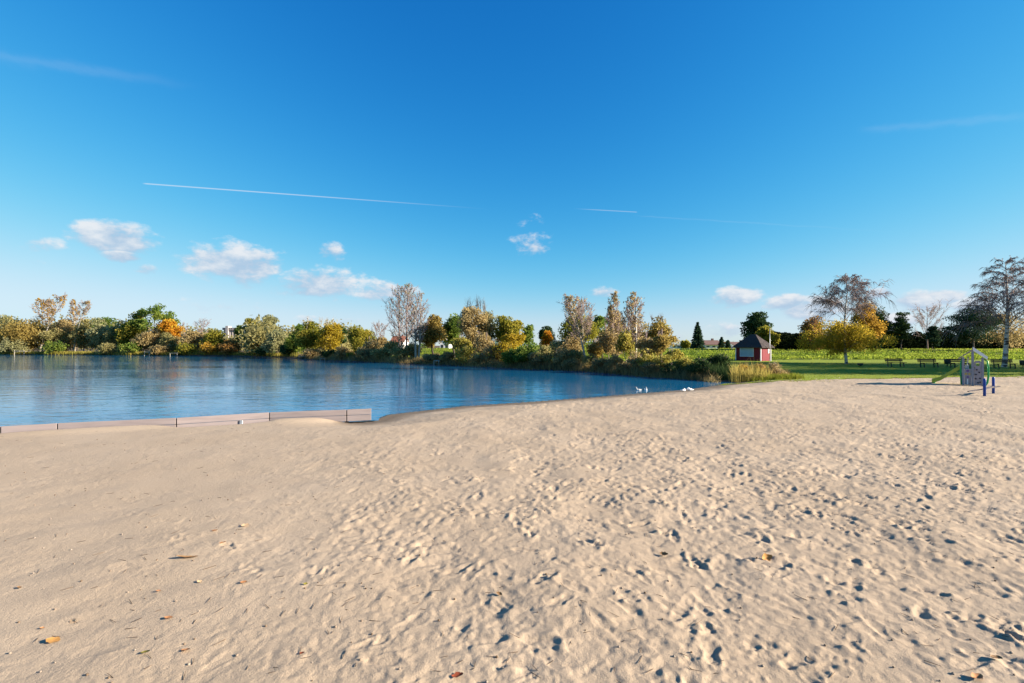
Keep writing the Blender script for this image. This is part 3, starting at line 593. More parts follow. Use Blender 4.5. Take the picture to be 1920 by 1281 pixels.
tree('leafless grey tree left of the tall bare poplars', 712, 80, 609, 13, 640, None, 'bare', bark=TWIG, dens=.9)
tree('tan leaved tree under the leafless grey tree', 716, 74, 632, 18, 662, 'tan', n=2600, leaf=.17)
# --- middle shore
tree('tall bare poplar, leftmost of the three by the water', 750, 69, 537, 24, 628, 'tan', 'bare', n=260, leaf=.12, bark=TWIG, dens=1.5, trunk=.15)
tree('tall bare poplar with ivy-green stem, middle of three', 762, 68, 535, 22, 630, 'olive', 'bare', n=420, leaf=.12, bark=TWIG, dens=1.5, trunk=.15, lean=4)
tree('tall bare poplar with pale double trunk at the waterline', 783, 61.5, 548, 26, 626, 'tan', 'bare', n=200, leaf=.12, bark=BARKP, dens=1.2, trunk=.15, stems=[(-.35, .86), (.12, 1.)])
tree('golden-brown round tree on a dark trunk behind the bank', 811, 64, 596, 26, 649, 'gold', n=4600, leaf=.16, dens=1.5, bark=BARKD, trunk=.16)
tree('green tree on a dark trunk right of the golden-brown one', 851, 66, 587, 20, 645, 'green', n=3200, leaf=.17, dens=1.2, bark=BARKD, trunk=.17)
tree('large tan half-bare tree, broadest on the middle shore', 888, 60, 571, 32, 652, 'tan', n=4600, leaf=.13, dens=1.9, bark=BARKD, trunk=.24, tops=5, loose=.26)
tree('tan sparse tree leaning against the broad half-bare one', 914, 61, 577, 20, 650, 'willow', n=2000, leaf=.13, dens=1.3, tops=4)
tree('bright yellow-green tree right of the broad half-bare one', 952, 60, 589, 25, 648, 'ygreen', n=4200, leaf=.15, dens=1.3)
tree('golden low weeping tree below the bright yellow-green tree', 962, 55, 622, 22, 656, 'yellow', n=3000, leaf=.13, dens=1.3)
tree('small green tree alone in the middle gap', 989, 66, 608, 11, 648, 'green', n=1500, leaf=.16)
tree('dark green tree behind the little orange one', 1024, 75, 611, 14, 648, 'dark', n=1700, leaf=.17)
tree('little bright orange tree in the middle gap', 1026, 62, 620, 11, 650, 'orange', n=1700, leaf=.14)
tree('pale birch leaning left out over the bank', 1101, 43.5, 560, 24, 628, 'tan', 'bare', n=900, leaf=.10, bark=BARKP, dens=1.35, lean=-34, trunk=.11)
tree('upright bare birch beside the leaning one', 1094, 50, 565, 19, 618, 'tan', 'bare', n=160, leaf=.1, bark=BARKP, dens=1.1, trunk=.1)
tree('round green and gold tree behind the leaning birch', 1085, 58, 590, 34, 650, 'ygreen', n=5400, leaf=.14, dens=1.6)
tree('dark green tree right of the round green and gold one', 1128, 60, 582, 17, 660, 'green', n=1800, leaf=.15)
tree('tan-leaved birch clump, left of the white-trunked birch', 1152, 47, 548, 21, 650, 'tan', 'bare', n=2600, leaf=.11, bark=BARKP, dens=1.6, stems=[(-.4, .8), (.1, 1.), (.5, .75)], trunk=.11)
tree('golden leafy tree below the tan-leaved birch clump', 1158, 50, 598, 22, 660, 'gold', n=2400, leaf=.12, dens=1.3)
tree('white-trunked half-bare birch standing near the bank edge', 1189, 42, 548, 22, 632, 'tan', 'bare', n=900, leaf=.1, bark=BIRCH, dens=1.6, stems=[(.1, 1.), (-.35, .95)], trunk=.12)
tree('golden sparse tree behind the white-trunked birch', 1198, 52, 598, 17, 652, 'gold', n=1400, leaf=.12)
tree('brown and green pointed tree right of the birches', 1234, 49, 596, 24, 655, 'gold', n=2600, leaf=.12, dens=1.3, tops=2)
tree('dark pointed treetop inside the brown and green tree', 1238, 55, 594, 18, 648, 'green', 'pine', n=1700, leaf=.13)
tree('dark green spruce standing alone by the houses', 1308, 118, 603, 14, 654, 'spruce', 'spruce', n=3600, leaf=.28, name='spruce_tree')
tree('small round yellow-green tree left of the lone spruce', 1286, 122, 638, 10, 656, 'ygreen', n=1200, leaf=.25)
tree('small dark conifer left of the red hut', 1353, 120, 631, 7, 656, 'spruce', 'spruce', n=1300, leaf=.25, dens=.6, name='spruce_tree')
tree('smaller dark conifer, right of a pair left of the hut', 1365, 121, 637, 6, 656, 'spruce', 'spruce', n=900, leaf=.25, dens=.6, name='spruce_tree')
for lb, px, off, top, wid, bot, pal in [
 ('tan airy thicket left of the bare poplars, tallest there', 698, 4, 636, 20, 664, 'tan'), ('olive airy thicket between the leafless grey tree and the poplars', 732, 4, 640, 18, 664, 'olive'),
 ('tan twiggy thicket under the bare poplars', 772, 3.5, 645, 15, 668, 'tan'), ('golden-olive thicket left of the broad half-bare tree', 866, 3, 632, 18, 662, 'bankg'),
 ('tan thicket right of the broad half-bare tree trunk', 905, 3, 628, 19, 664, 'tan'), ('olive thicket left of the leaning birch crown', 1046, 4, 636, 18, 668, 'olive'),
 ('tan airy thicket below the leaning birch crown', 1072, 3.5, 628, 19, 668, 'tan'), ('golden airy thicket between leaning birch and birch clump', 1118, 4, 640, 15, 670, 'gold'),
 ('tan airy thicket at the birch clump foot', 1140, 4, 614, 17, 668, 'tan'), ('olive-gold airy thicket between the two birch groups', 1172, 4, 620, 15, 668, 'bankg'),
 ('tan airy thicket right of the white-trunked birch', 1212, 4, 630, 15, 670, 'tan'), ('gold airy thicket at the foot of the pointed tree', 1240, 4, 626, 17, 668, 'gold'), ('low olive thicket right of the pointed tree', 1264, 3, 657, 15, 676, 'bankg')]:
    tree(lb, px, YB(px) + off, top, wid, bot, pal, n=1500, leaf=.05 + .0014 * YB(px), dens=1.3, name='thicket', cat='thicket', bark=TWIG, trunk=.05, loose=.36, tops=2)
# --- right
tree('green pine rising behind the red hut', 1419, 104, 577, 28, 645, 'dark', 'pine', n=5200, leaf=.22, dens=2.2, name='pine_tree')
tree('yellow-green tree between the hut roof and the pole', 1434, 100, 610, 15, 646, 'ygreen', n=2000, leaf=.2)
tree('small yellow-green tree right of the pole', 1452, 102, 622, 9, 648, 'ygreen', n=1200, leaf=.2)
tree('reddish brown tree left of the yellow birch', 1521, 98, 592, 20, 652, 'rust', n=3400, leaf=.2, dens=1.4)
tree('orange topped tree behind the yellow birch', 1622, 104, 571, 24, 640, 'amber', n=3600, leaf=.21, dens=1.4)
tree('large dark green tree right of the yellow birch', 1643, 108, 582, 22, 652, 'dark', n=4600, leaf=.22, dens=1.5)
tree('dark green pointed tree above the hedge', 1690, 106, 584, 16, 645, 'dark', 'pine', n=3600, leaf=.2, dens=1.8, name='pine_tree')
tree('leafless tree above the hedge', 1739, 106, 580, 25, 628, None, 'bare', bark=TWIG, dens=1.2)
tree('small dark conifer in front of the leafless tree', 1748, 104, 612, 12, 650, 'spruce', 'pine', n=2200, leaf=.2, dens=1.3, name='pine_tree')
tree('spreading dark cedar with flat tiers at the right', 1826, 92, 572, 52, 640, 'spruce', 'pine', n=7000, leaf=.17, dens=2.6, name='cedar_tree')
tree('brown-leaved tree behind the big bare birch at the right', 1884, 95, 582, 42, 652, 'brown', n=4200, leaf=.15, dens=1.5)
tree('yellow autumn birch with leafless top standing on the lawn', 1587, 51, 521, 54, 606, None, 'weep', bark=BIRCH, dens=1.2, name='birch_tree', trunk=.15)
def add_leaf_crown(root, dx, dz, rx, ry, rz, n, leaf, pal, seed, nc=40, hang=0.):
    rng = np.random.default_rng(seed); g = Geo(); tw = Geo(); cen = rnd_unit(rng, nc) * (rng.uniform(.25, 1.12, (nc, 1)) ** .6) * np.array([rx, ry, rz]) * .9 * (1 + .3 * np.sin(np.arange(nc)[:, None] * 1.7)) + np.array([dx, 0, dz]); cen[:, 2] += rng.normal(0, .16 * rz, nc)
    for c in cen:
        k_ = int(n / nc * rng.uniform(.4, 1.6)); C = c + rnd_unit(rng, k_) * rng.random((k_, 1)) ** .5 * np.array([.2 * rx, .2 * rx, .3 * rz]); C[:, 2] -= hang * rng.random(k_)
        g.leaves(C, leaf, rng, np.clip(.5 + rng.normal(0, .17) + rng.normal(0, .14, k_), 0, 1), up=.3, axis=np.array([0, 0, -.6]))
        a = np.array([dx * .5, 0, max(.8, c[2] - .35 * np.hypot(c[0], c[1]) + .2)]); limb(tw, curve(a, c, np.array([0, 0, .2]), 5), .045, .012, 4)
    link('crown', g.mesh('crown'), LM[pal], root); link('branches', tw.mesh('branches'), TWIG, root)
yb = [o for o in bpy.data.objects if o.get('label', '').startswith('yellow autumn birch')][0]
px2m = 51 / FPX
add_leaf_crown(yb, -.2, (683 - 627) * px2m, 66 * px2m, 50 * px2m, 29 * px2m, 19000, .085, 'yellow', 78, 90, .9)
big = tree('big leafless weeping birch at the right edge of the photo', 1881, 45, 488, 60, 628, None, 'weep', bark=BIRCH, dens=1.5, name='birch_tree', trunk=.2, lean=16)
# trees that stand just right of the view and shade the lawn
for i, (x_, y_, h_, w_) in enumerate([(45, 32.5, 11, 3.2), (50, 36, 12, 3.6), (56, 40, 13, 4), (59, 44.5, 12, 3.6), (63, 34, 14, 4), (66, 47, 14, 4.4), (72, 38.5, 15, 4.4)]):
    tree('autumn tree on the lawn beyond the right edge, shading the benches', 0, y_, 0, 0, 0, 'ygreen', n=4200, leaf=.15, dens=1.6, xyz=(x_, y_, h_, 2.2, w_, 0.), seed=500 + i, group='trees shading the lawn')

# ------------------------------------------------------------------ bank shrubs, reeds and grasses
def shrub(label, px, off, top, wid, pal, n=1500, leaf=.11, group='shrubs along the far bank', Y=None, dens=1.2):
    Y = Y or YB(px) + off - .7
    zg = base_z(X(px, Y), Y); bot = HY + (CAMZ - zg - .1) / Y * FPX
    return tree(label, px, Y, top, wid, bot, pal, 'bush', n=n, leaf=leaf, name='shrub', cat='shrub', dens=dens, group=group, trunk=.03, bark=TWIG, loose=.34)
S = [('dense olive shrub left of the long pale trunks across the lake', 28, 1.2, 633, 24, 'willow', 2000, .2),
 ('low green shrub at the waterline below the leaning trunks', 100, 1.5, 640, 18, 'green', 1500, .2), ('low olive shrub at the waterline below the silvery willow', 205, 1.4, 645, 18, 'olive', 1500, .2),
 ('low green shrub left of the double jetty across the lake', 245, 1.5, 642, 16, 'green', 1400, .2), ('low brown shrub between the two left jetties', 300, 1.3, 645, 17, 'brown', 1400, .2),
 ('low golden shrub right of the second jetty', 350, 1.3, 644, 18, 'ygreen', 1400, .2), ('low amber shrub below the silo block', 392, 1.2, 645, 17, 'amber', 1400, .2),
 ('dark red-brown shrub left of the orange overhanging tree', 430, 1., 648, 15, 'rust', 1300, .19), ('shaded dark shrub beneath the orange overhanging tree', 497, 1., 648, 20, 'dark', 1500, .18),
 ('dark shrub at the waterline under the silvery willow', 540, 1.4, 644, 18, 'dark', 1600, .17), ('green shrub left of the third jetty', 553, 4, 652, 16, 'green', 1300, .16),
 ('brown bank shrub behind the third jetty', 585, 1.5, 656, 19, 'brown', 1500, .15), ('dark bank shrub right of the third jetty', 615, 1.3, 656, 16, 'dark', 1400, .15),
 ('tan rounded bank shrub halfway to the poplars', 643, 1.2, 654, 18, 'tan', 1700, .14), ('small yellow-green shrub at the water halfway to the poplars', 657, .9, 661, 9, 'ygreen', 800, .13),
 ('olive-brown shrub left of the bare poplars', 690, 1.3, 652, 20, 'brown', 1900, .13), ('olive bank shrub just left of the bare poplars', 715, 1.2, 655, 20, 'olive', 1900, .13),
 ('olive shrub at the foot of the left bare poplar', 752, 2.0, 648, 19, 'olive', 1900, .12), ('brown thorny shrub right of the double pale trunk', 812, 1.2, 664, 20, 'brown', 1500, .11),
 ('dark brown shrub behind the bench-like jetty', 838, 1.4, 661, 16, 'brown', 1500, .11), ('olive-gold shrub below the green dark-trunked tree', 872, 1.2, 650, 20, 'bankg', 2200, .11),
 ('dark hollow shrub below the broad half-bare tree', 897, .9, 660, 17, 'brown', 1500, .10), ('tall tan shrub right of the broad half-bare tree', 922, 1.6, 642, 20, 'tan', 2400, .10),
 ('golden shrub under the bright yellow-green tree', 944, 2.6, 640, 20, 'yellow', 2300, .10), ('olive-green shrub overhanging the water below the golden weeping tree', 958, .9, 655, 19, 'green', 2000, .10),
 ('dark green shrub, largest on the middle bank', 984, 1.4, 648, 22, 'green', 2600, .10), ('brown shrub at the water under the middle gap', 1008, .8, 662, 17, 'brown', 1700, .09),
 ('olive shrub below the little orange tree', 1026, 1.6, 650, 19, 'olive', 2200, .09), ('tan leafy shrub left of the leaning birch foot', 1055, 1.2, 652, 22, 'tan', 2600, .09),
 ('olive shrub just left of the leaning birch foot', 1080, 1.6, 655, 17, 'olive', 2000, .09), ('dark low shrub at the water under the leaning birch', 1072, .5, 676, 20, 'brown', 1500, .08),
 ('olive-green shrub at the leaning birch foot', 1106, 1., 664, 14, 'olive', 1500, .08), ('dark low shrub right of the leaning birch foot', 1128, .7, 672, 18, 'brown', 1700, .08),
 ('brown twiggy shrub below the tan birch clump', 1152, 1., 664, 18, 'tan', 2000, .075), ('dark low shrub at the water below the birches', 1170, .4, 680, 18, 'brown', 1500, .07),
 ('tan twiggy shrub below the white-trunked birch', 1192, .9, 664, 17, 'tan', 2000, .07), ('olive twiggy shrub right of the white-trunked birch', 1216, 1.3, 660, 18, 'bankg', 2000, .07),
 ('dark low shrub above the pale fallen branch', 1222, .5, 678, 20, 'brown', 1900, .065), ('tan-green shrub below the brown and green pointed tree', 1243, 1.2, 663, 16, 'bankg', 1800, .065),
 ('dark low shrub right of the pale fallen branch', 1258, .5, 680, 18, 'dark', 1900, .06), ('gold-green shrub left of the dark reed bed', 1284, 1.4, 668, 16, 'bankg', 1800, .06),
 ('dark broad shrub in front of the hut side bank', 1312, .8, 672, 20, 'dark', 2600, .055), ('dark green tall shrub left of the red hut', 1350, 2.5, 664, 20, 'dark', 2800, .055)]
for lb, px, off, top, wid, pal, n, lf_ in S: shrub(lb, px, off, top, wid, pal, n, lf_)
shrub('dark shrub between reed bed and red hut wall', 1334, 0, 672, 22, 'dark', 2600, .055, Y=32.5)
shrub('pale dry shrub behind the bank near the middle', 869, 0, 637, 8, 'dry', 500, .16, Y=75)
for lb, px, top, wid, pal in [('golden-brown bushy plant at the lake corner in the reeds', 1394, 684, 14, 'amber'), ('rust-coloured bushy plant in the reeds below the hut', 1424, 682, 13, 'rust'), ('tan dry bushy plant at the right end of the reeds', 1456, 681, 14, 'tan')]: shrub(lb, px, 0, top, wid, pal, 1100, .045, Y=31.3, group='plants in the reeds')
g2 = np.random.default_rng(9)
def along(px0, px1, n, o0, o1):
    p = g2.uniform(px0, px1, n); Yv = np.array([YB(v) for v in p]) + g2.uniform(o0, o1, n); return X(p, Yv), Yv
x, y = along(-40, 560, 4200, -.1, 2.6); blades('far_shore_grass', 'yellowish grass along the waterline of the far left shore', 'grass', x, y, np.full(len(x), .75), .035, 2, 'bankg', g2, .2, .4)
x, y = along(560, 1345, 11000, -1.35, 1.6); blades('bank_brush', 'dark brown stalks and roots along the eroded bank', 'brush', x, y, .25 + .5 * g2.random(len(x)), .016, 2, 'brown', g2, .12, .8)
x, y = along(620, 1345, 4200, 1.6, 7); blades('bank_top_grass', 'rough grass on top of the far bank', 'grass', x, y, .25 + .3 * g2.random(len(x)), .018, 2, 'bankg', g2, .12, .5)
x, y = along(1255, 1366, 2600, -.1, 2.0); blades('shaded_reeds', 'dark green reeds standing in the shaded corner of the lake', 'reeds', x, y, .55 + .55 * g2.random(len(x)), .010, 2, 'dark', g2, .08, .35)
n = 1500; p = g2.uniform(1374, 1480, n); Yv = g2.uniform(30.2, 36, n) ; k = (Yv > 27.5 + (p - 1374) * .012) & (vn(p, Yv * 12, 9, 3) > -.25); x, y = X(p, Yv)[k], Yv[k]
blades('dry_reeds', 'tall dry tan reeds and grasses in front of the red hut', 'reeds', x, y, (.3 + .9 * g2.random(len(x)) ** 2) * (.8 + .5 * vn(x, y, .9, 5)) * (.45 + .55 * sstep(1485, 1430, p[k])), .012, 3, 'dry', g2, .1, .5)
n = 900; p = g2.uniform(1372, 1440, n); Yv = g2.uniform(28.8, 31.5, n); x, y = X(p, Yv), Yv
blades('yellow_reeds', 'yellow-green tall grasses at the corner of the lake', 'reeds', x, y, (.2 + .9 * g2.random(n) ** 1.7) * (.85 + .5 * vn(x, y, .7, 5)), .011, 3, 'reed', g2, .1, .7)
n = 700; p = g2.uniform(1408, 1500, n); Yv = g2.uniform(28.3, 30.3, n); x, y = X(p, Yv), Yv
blades('green_tuft_grass', 'lush green grass mound between reeds and sand', 'grass', x, y, .18 + .22 * g2.random(n), .010, 4, 'lawn', g2, .12, .8)
wood = Geo(); rw = np.random.default_rng(77)       # the deeper wood behind the front trees reads as one mass
for i in range(95):
    px = rw.uniform(-190, 660); Y = rw.uniform(132, 165) if px < 470 else rw.uniform(95, 125); h = rw.uniform(6, 10.5) if px < 330 else rw.uniform(4.5, 7.5); x_ = X(px, Y); r_ = rw.uniform(2.2, 3.6)
    k_ = 330; C = np.array([x_, Y, h * .55]) + rnd_unit(rw, k_) * rw.random((k_, 1)) ** .4 * np.array([r_, r_, h * .5]) + .3 * r_ * np.sin(rw.random((k_, 3)) * 9)
    wood.leaves(C, .42, rw, np.clip(rw.normal(.45, .2) + rw.normal(0, .12, k_), 0, 1), up=.4)
tag(link('distant_wood', wood.mesh('distant_wood'), LM['olive']), 'deeper olive-brown wood behind the trees across the lake', 'wood', kind='stuff')
far = Geo()
for i in range(90):
    px = rw.uniform(640, 2300); Y = rw.uniform(250, 330); h = rw.uniform(3, 5.5); x_ = X(px, Y); k_ = 150
    far.leaves(np.array([x_, Y, h * .5]) + rnd_unit(rw, k_) * rw.random((k_, 1)) ** .4 * np.array([6, 4, h * .55]), .7, rw, np.clip(rw.normal(.3, .2) + rw.normal(0, .1, k_), 0, 1), up=.4)
tag(link('distant_tree_line', far.mesh('distant_tree_line'), LM['green']), 'low distant line of trees beyond the field', 'trees', kind='stuff')
def hedge(label, px0, px1, Y, top0, top1, seed, n=9000):
    rng = np.random.default_rng(seed); g = Geo(); st = Geo(); x0, x1 = X(px0, Y), X(px1, Y); m = n; x = rng.uniform(x0, x1, m); z0 = base_z((x0 + x1) / 2, Y)
    tp = Zp(top0 + (top1 - top0) * (.5 + .5 * vn(x, x * 0, 2.3, seed) * .7 + .3 * vn(x, x * 0, .8, seed + 1)), Y)
    sw = rng.random(m) ** .5; yy = Y + np.where(rng.random(m) < .75, -1, 1) * (1.2 * np.sqrt(np.maximum(.05, 1 - (sw * .92) ** 3))) + rng.normal(0, .18, m)
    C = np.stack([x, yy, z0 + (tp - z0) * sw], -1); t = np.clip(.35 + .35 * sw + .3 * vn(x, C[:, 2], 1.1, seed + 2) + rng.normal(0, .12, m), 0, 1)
    root = empty('hedge', ((x0 + x1) / 2, Y, z0)); tag(root, label, 'hedge'); C -= np.array([(x0 + x1) / 2, Y, z0]); g.leaves(C, .24, rng, t, up=.4)
    for k_ in np.arange(x0, x1, 1.3): st.tube(np.array([[k_, 0, 0], [k_ + .1, 0, 1.2], [k_, .1, 2.2]]) - np.array([(x0 + x1) / 2, 0, 0]), np.array([.09, .07, .03]), 5)
    link('foliage', g.mesh('hedge_foliage'), LM['hedge'], root); link('stems', st.mesh('hedge_stems'), BARKD, root)
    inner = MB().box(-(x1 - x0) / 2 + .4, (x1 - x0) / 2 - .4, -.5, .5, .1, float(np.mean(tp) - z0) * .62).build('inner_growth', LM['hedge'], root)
hedge('dark bushy hedge between the hut pole and the yellow birch', 1424, 1512, 106, 619, 634, 40, 7500)
hedge('long dark hedge at the back of the field on the right', 1512, 1990, 114, 618, 636, 41, 26000)

# ------------------------------------------------------------------ houses and silo beyond the field
WHITE = solid('white_render', (.72, .7, .66), .8, .06, 2); REDROOF = solid('red_tiles', (.28, .1, .06), .8, .2, 5); GREYROOF = solid('grey_tiles', (.2, .18, .18), .8, .15, 5); BROWNROOF = solid('brown_tiles', (.17, .1, .08), .8, .2, 5)
GLASS = solid('dark_glass', (.03, .04, .05), .1, .1, 3); CREAM = solid('cream_render', (.6, .52, .42), .8, .06, 2)
def house(label, px0, px1, eave, ridge, Y, wallm, roofm, axis='x', depth=8., wins=3, chim=True):
    x0, x1 = X(px0, Y), X(px1, Y); ze, zr = Zp(eave, Y), Zp(ridge, Y); cx = (x0 + x1) / 2; z0 = base_z(cx, Y) - .1; w = x1 - x0
    root = empty('house', (cx, Y, z0)); tag(root, label, 'house', 'houses beyond the field'); ze -= z0; zr -= z0; h = w / 2; d = depth / 2; ze = max(ze, 1.6)
    if axis == 'x':
        wl = MB().add([(-h,-d,0),(h,-d,0),(h,d,0),(-h,d,0),(-h,-d,ze),(h,-d,ze),(h,d,ze),(-h,d,ze),(-h,0,zr-.1),(h,0,zr-.1)], [(0,1,5,4),(2,3,7,6),(1,2,6,9,5),(3,0,4,8,7)])
        rf = MB()
        for s in (-1, 1): rf.add([(-h-.3,s*(d+.4),ze-.2),(h+.3,s*(d+.4),ze-.2),(h+.3,0,zr),(-h-.3,0,zr),(-h-.3,s*(d+.4),ze-.04),(h+.3,s*(d+.4),ze-.04),(h+.3,0,zr+.16),(-h-.3,0,zr+.16)], [(0,1,2,3),(4,5,6,7),(0,1,5,4),(1,2,6,5),(0,3,7,4)])
    else:
        wl = MB().add([(-h,-d,0),(h,-d,0),(h,d,0),(-h,d,0),(-h,-d,ze),(h,-d,ze),(h,d,ze),(-h,d,ze),(0,-d,zr-.1),(0,d,zr-.1)], [(0,1,5,8,4),(2,3,7,9,6),(1,2,6,5),(3,0,4,7)])
        rf = MB()
        for s in (-1, 1): rf.add([(s*(h+.4),-d-.3,ze-.2),(s*(h+.4),d+.3,ze-.2),(0,d+.3,zr),(0,-d-.3,zr),(s*(h+.4),-d-.3,ze-.04),(s*(h+.4),d+.3,ze-.04),(0,d+.3,zr+.16),(0,-d-.3,zr+.16)], [(0,1,2,3),(4,5,6,7),(0,1,5,4),(1,2,6,5),(0,3,7,4)])
    wl.build('wall', wallm, root); r_ = rf.build('roof', roofm, root)
    if chim: MB().box(w * .18, w * .18 + .6, -.3, .3, zr - .6, zr + .7).build('chimney', BROWNROOF, r_)
    for i in range(wins):
        u = -h + w * (i + .5) / wins; o_ = MB().box(u - .45, u + .45, -d - .03, -d + .05, max(.7, ze - 1.7), ze - .5).build('window', GLASS, root); MB().box(u - .53, u + .53, -d - .06, -d + .02, max(.6, ze - 1.8), max(.7, ze - 1.7)).build('sill', WHITE, o_)
house('white house with red tiled roof between the bare poplars', 738, 761, 641, 631, 170, WHITE, REDROOF)
house('white gabled house behind the golden-brown tree', 828, 845, 644, 634, 165, WHITE, GREYROOF, 'y', wins=2)
house('white gabled house behind the bright yellow-green tree', 922, 940, 646, 636, 160, WHITE, REDROOF, 'y', wins=2)
house('cream house with a big dark roof behind the birches', 1116, 1142, 648, 632, 150, CREAM, GREYROOF)
house('white house glimpsed behind the white-trunked birch', 1174, 1198, 649, 641, 150, WHITE, GREYROOF, wins=4)
house('long low white house left of the lone spruce', 1252, 1302, 651, 646.5, 150, WHITE, GREYROOF, wins=6, chim=False)
house('white gabled house with pinkish roof right of the lone spruce', 1312, 1344, 651, 639, 145, WHITE, BROWNROOF, wins=3)
house('red roofed house left of the small dark conifers', 1334, 1356, 650, 640, 165, CREAM, REDROOF, 'y', wins=2)
house('brown roofed house just left of the red hut', 1366, 1398, 651, 642, 150, WHITE, BROWNROOF, wins=3)
CONC = solid('pale_concrete', (.36, .31, .285), .85, .1, 1.5, stretch=(1, 1, .3))
Y = 262; sx0, sx1 = X(420, Y), X(449, Y); z0 = -.1; zt_ = Zp(618, Y)
root = empty('grain_silo', ((sx0 + sx1) / 2, Y, z0)); tag(root, 'pale concrete grain silo block rising above the far left trees', 'silo'); w = (sx1 - sx0)
for i in range(6):
    c_ = -w / 2 + w * (i + .5) / 6; m = MB(); m.tube([(c_, 0, 0), (c_, 0, zt_ * .5), (c_, 0, zt_ - .2)], w / 12.2, 14); m.build('silo_tube', CONC, root, smooth=False)
MB().box(-w / 2 - .2, w / 2 + .2, -1.2, 1.6, zt_ - .2, zt_ + 1.1).build('top_gallery', CONC, root); MB().box(-w * .30, -w * .13, -1.6, 1.9, 0, zt_ + 2.1).build('stair_tower', solid('grey_concrete', (.33, .31, .3), .85, .1, 2), root)
for i in range(6): c_ = -w / 2 + w * (i + .5) / 6; MB().box(c_ - .22, c_ + .22, -1.24, -1.14, zt_ + .2, zt_ + .8).build('window', GLASS, root)

# ------------------------------------------------------------------ red hut and pole
REDW = solid('red_boards', (.18, .015, .026), .6, .35, 5, .1, stretch=(6, 6, .6)); WTRIM = solid('white_trim', (.72, .74, .78), .5, .05, 4); SHUT = solid('grey_blue_shutter', (.30, .40, .48), .5, .06, 4); SHING = solid('mossy_shingles', (.06, .048, .047), .9, .5, 11, .4)
SIGNM = solid('sign_white', (.75, .75, .75), .5, .03, 3); INK = solid('sign_ink', (.05, .06, .1), .5, .05, 3)
HY_ = 60.; hx = X(1412, HY_); hz = base_z(hx, HY_)
root = empty('wooden_hut', (hx, HY_, hz), rad(-55)); tag(root, 'small dark red wooden hut with pyramid roof and grey-blue shutter', 'hut')
fz = Zp(676.5, HY_) - hz; ez = Zp(651.5, HY_) - hz; az_ = Zp(627, HY_) - hz; hw, hd = 1.62, 1.28
bw = .16
for zz in np.arange(fz, ez - .02, bw):                                          # weatherboards
    z1 = min(zz + bw - .012, ez); m = MB().box(-hw, hw, -hd, hd, zz, z1); m.build('board', REDW, root)
MB().box(-hw + .02, hw - .02, -hd + .02, hd - .02, fz, ez).build('wall', solid('board_gap', (.04, .008, .01), .8, .1), root)
for sx in (-1, 1):
    for sy in (-1, 1): MB().box(sx * hw - .05, sx * hw + .05, sy * hd - .05, sy * hd + .05, fz - .02, ez + .01).build('corner_trim', WTRIM, root)
for sy in (-1, 1): MB().box(-hw - .1, hw + .1, sy * hd - .09, sy * hd + .09, fz - .14, fz - .022).build('base_trim', WTRIM, root)
for sx in (-1, 1): MB().box(sx * hw - .092, sx * hw + .092, -hd - .09, hd + .09, fz - .145, fz - .024).build('base_trim', WTRIM, root)
for sx in (-1, 0, 1):
    for sy in (-1, 1): MB().box(sx * (hw - .2) - .08, sx * (hw - .2) + .08, sy * (hd - .2) - .08, sy * (hd - .2) + .08, -.3, fz - .1).build('stilt', BARKD, root)
sh = MB().box(-.98, .68, -hd - .06, -hd - .012, fz + .62, ez - .05).build('shutter', SHUT, root, .01)
for a_, b_, c_, d_ in [(-1.04, .74, fz + .56, fz + .618), (-1.04, .74, ez - .048, ez + .01)]: MB().box(a_, b_, -hd - .075, -hd - .008, c_, d_).build('frame', WTRIM, sh)
for a_ in (-1.04, .682): MB().box(a_, a_ + .058, -hd - .07, -hd - .009, fz + .62, ez - .05).build('frame', WTRIM, sh)
sg = MB().box(hw + .012, hw + .05, .52, .82, fz + 1.0, ez - .22).build('sign', SIGNM, root)
MB().box(hw + .052, hw + .056, .57, .77, fz + 1.22, fz + 1.27).build('sign_line', INK, sg); MB().box(hw + .052, hw + .056, .57, .72, fz + 1.1, fz + 1.14).build('sign_line', INK, sg)
ev = .34; rh = .32
rf = MB().add([(-hw-ev,-hd-ev,ez-.06),(hw+ev,-hd-ev,ez-.06),(hw+ev,hd+ev,ez-.06),(-hw-ev,hd+ev,ez-.06),(-hw-ev,-hd-ev,ez+.03),(hw+ev,-hd-ev,ez+.03),(hw+ev,hd+ev,ez+.03),(-hw-ev,hd+ev,ez+.03),(-rh,0,az_),(rh,0,az_)],
              [(3,2,1,0),(0,1,5,4),(1,2,6,5),(2,3,7,6),(3,0,4,7),(4,5,9,8),(5,6,9),(6,7,8,9),(7,4,8)]).build('roof', SHING, root)
rs = random.Random(2); sm = MB()
for face in range(4):                                                            # courses of shingles, a little uneven
    A, B, C_, D_ = [np.array(rf.data.vertices[i].co) for i in ((4,5,9,8),(5,6,9,9),(6,7,8,9),(7,4,8,8))[face]]
    nrm = np.cross(B - A, D_ - A); nrm /= np.linalg.norm(nrm)
    for r_ in range(11):
        f0, f1 = r_ / 11, (r_ + 1.25) / 11; L0, L1 = A + (D_ - A) * f0, B + (C_ - B) * f0; U0, U1 = A + (D_ - A) * min(1, f1), B + (C_ - B) * min(1, f1); k_ = max(1, int(np.linalg.norm(L1 - L0) / .24))
        for q_ in range(k_):
            a_, b_ = (q_ + .03) / k_, (q_ + .97) / k_; lift = nrm * rs.uniform(.012, .05); p0, p1, p2, p3 = L0 + (L1 - L0) * a_ + lift, L0 + (L1 - L0) * b_ + lift, U0 + (U1 - U0) * b_ + nrm * .006, U0 + (U1 - U0) * a_ + nrm * .006
            sm.add([p0, p1, p2, p3, p0 - lift, p1 - lift], [(0,1,2,3),(4,5,1,0)])
so_ = sm.build('shingles', SHING, rf); so_['kind'] = 'stuff'
STEEL = solid('galvanised_steel', (.55, .57, .58), .4, .06, 4, metal=.4)
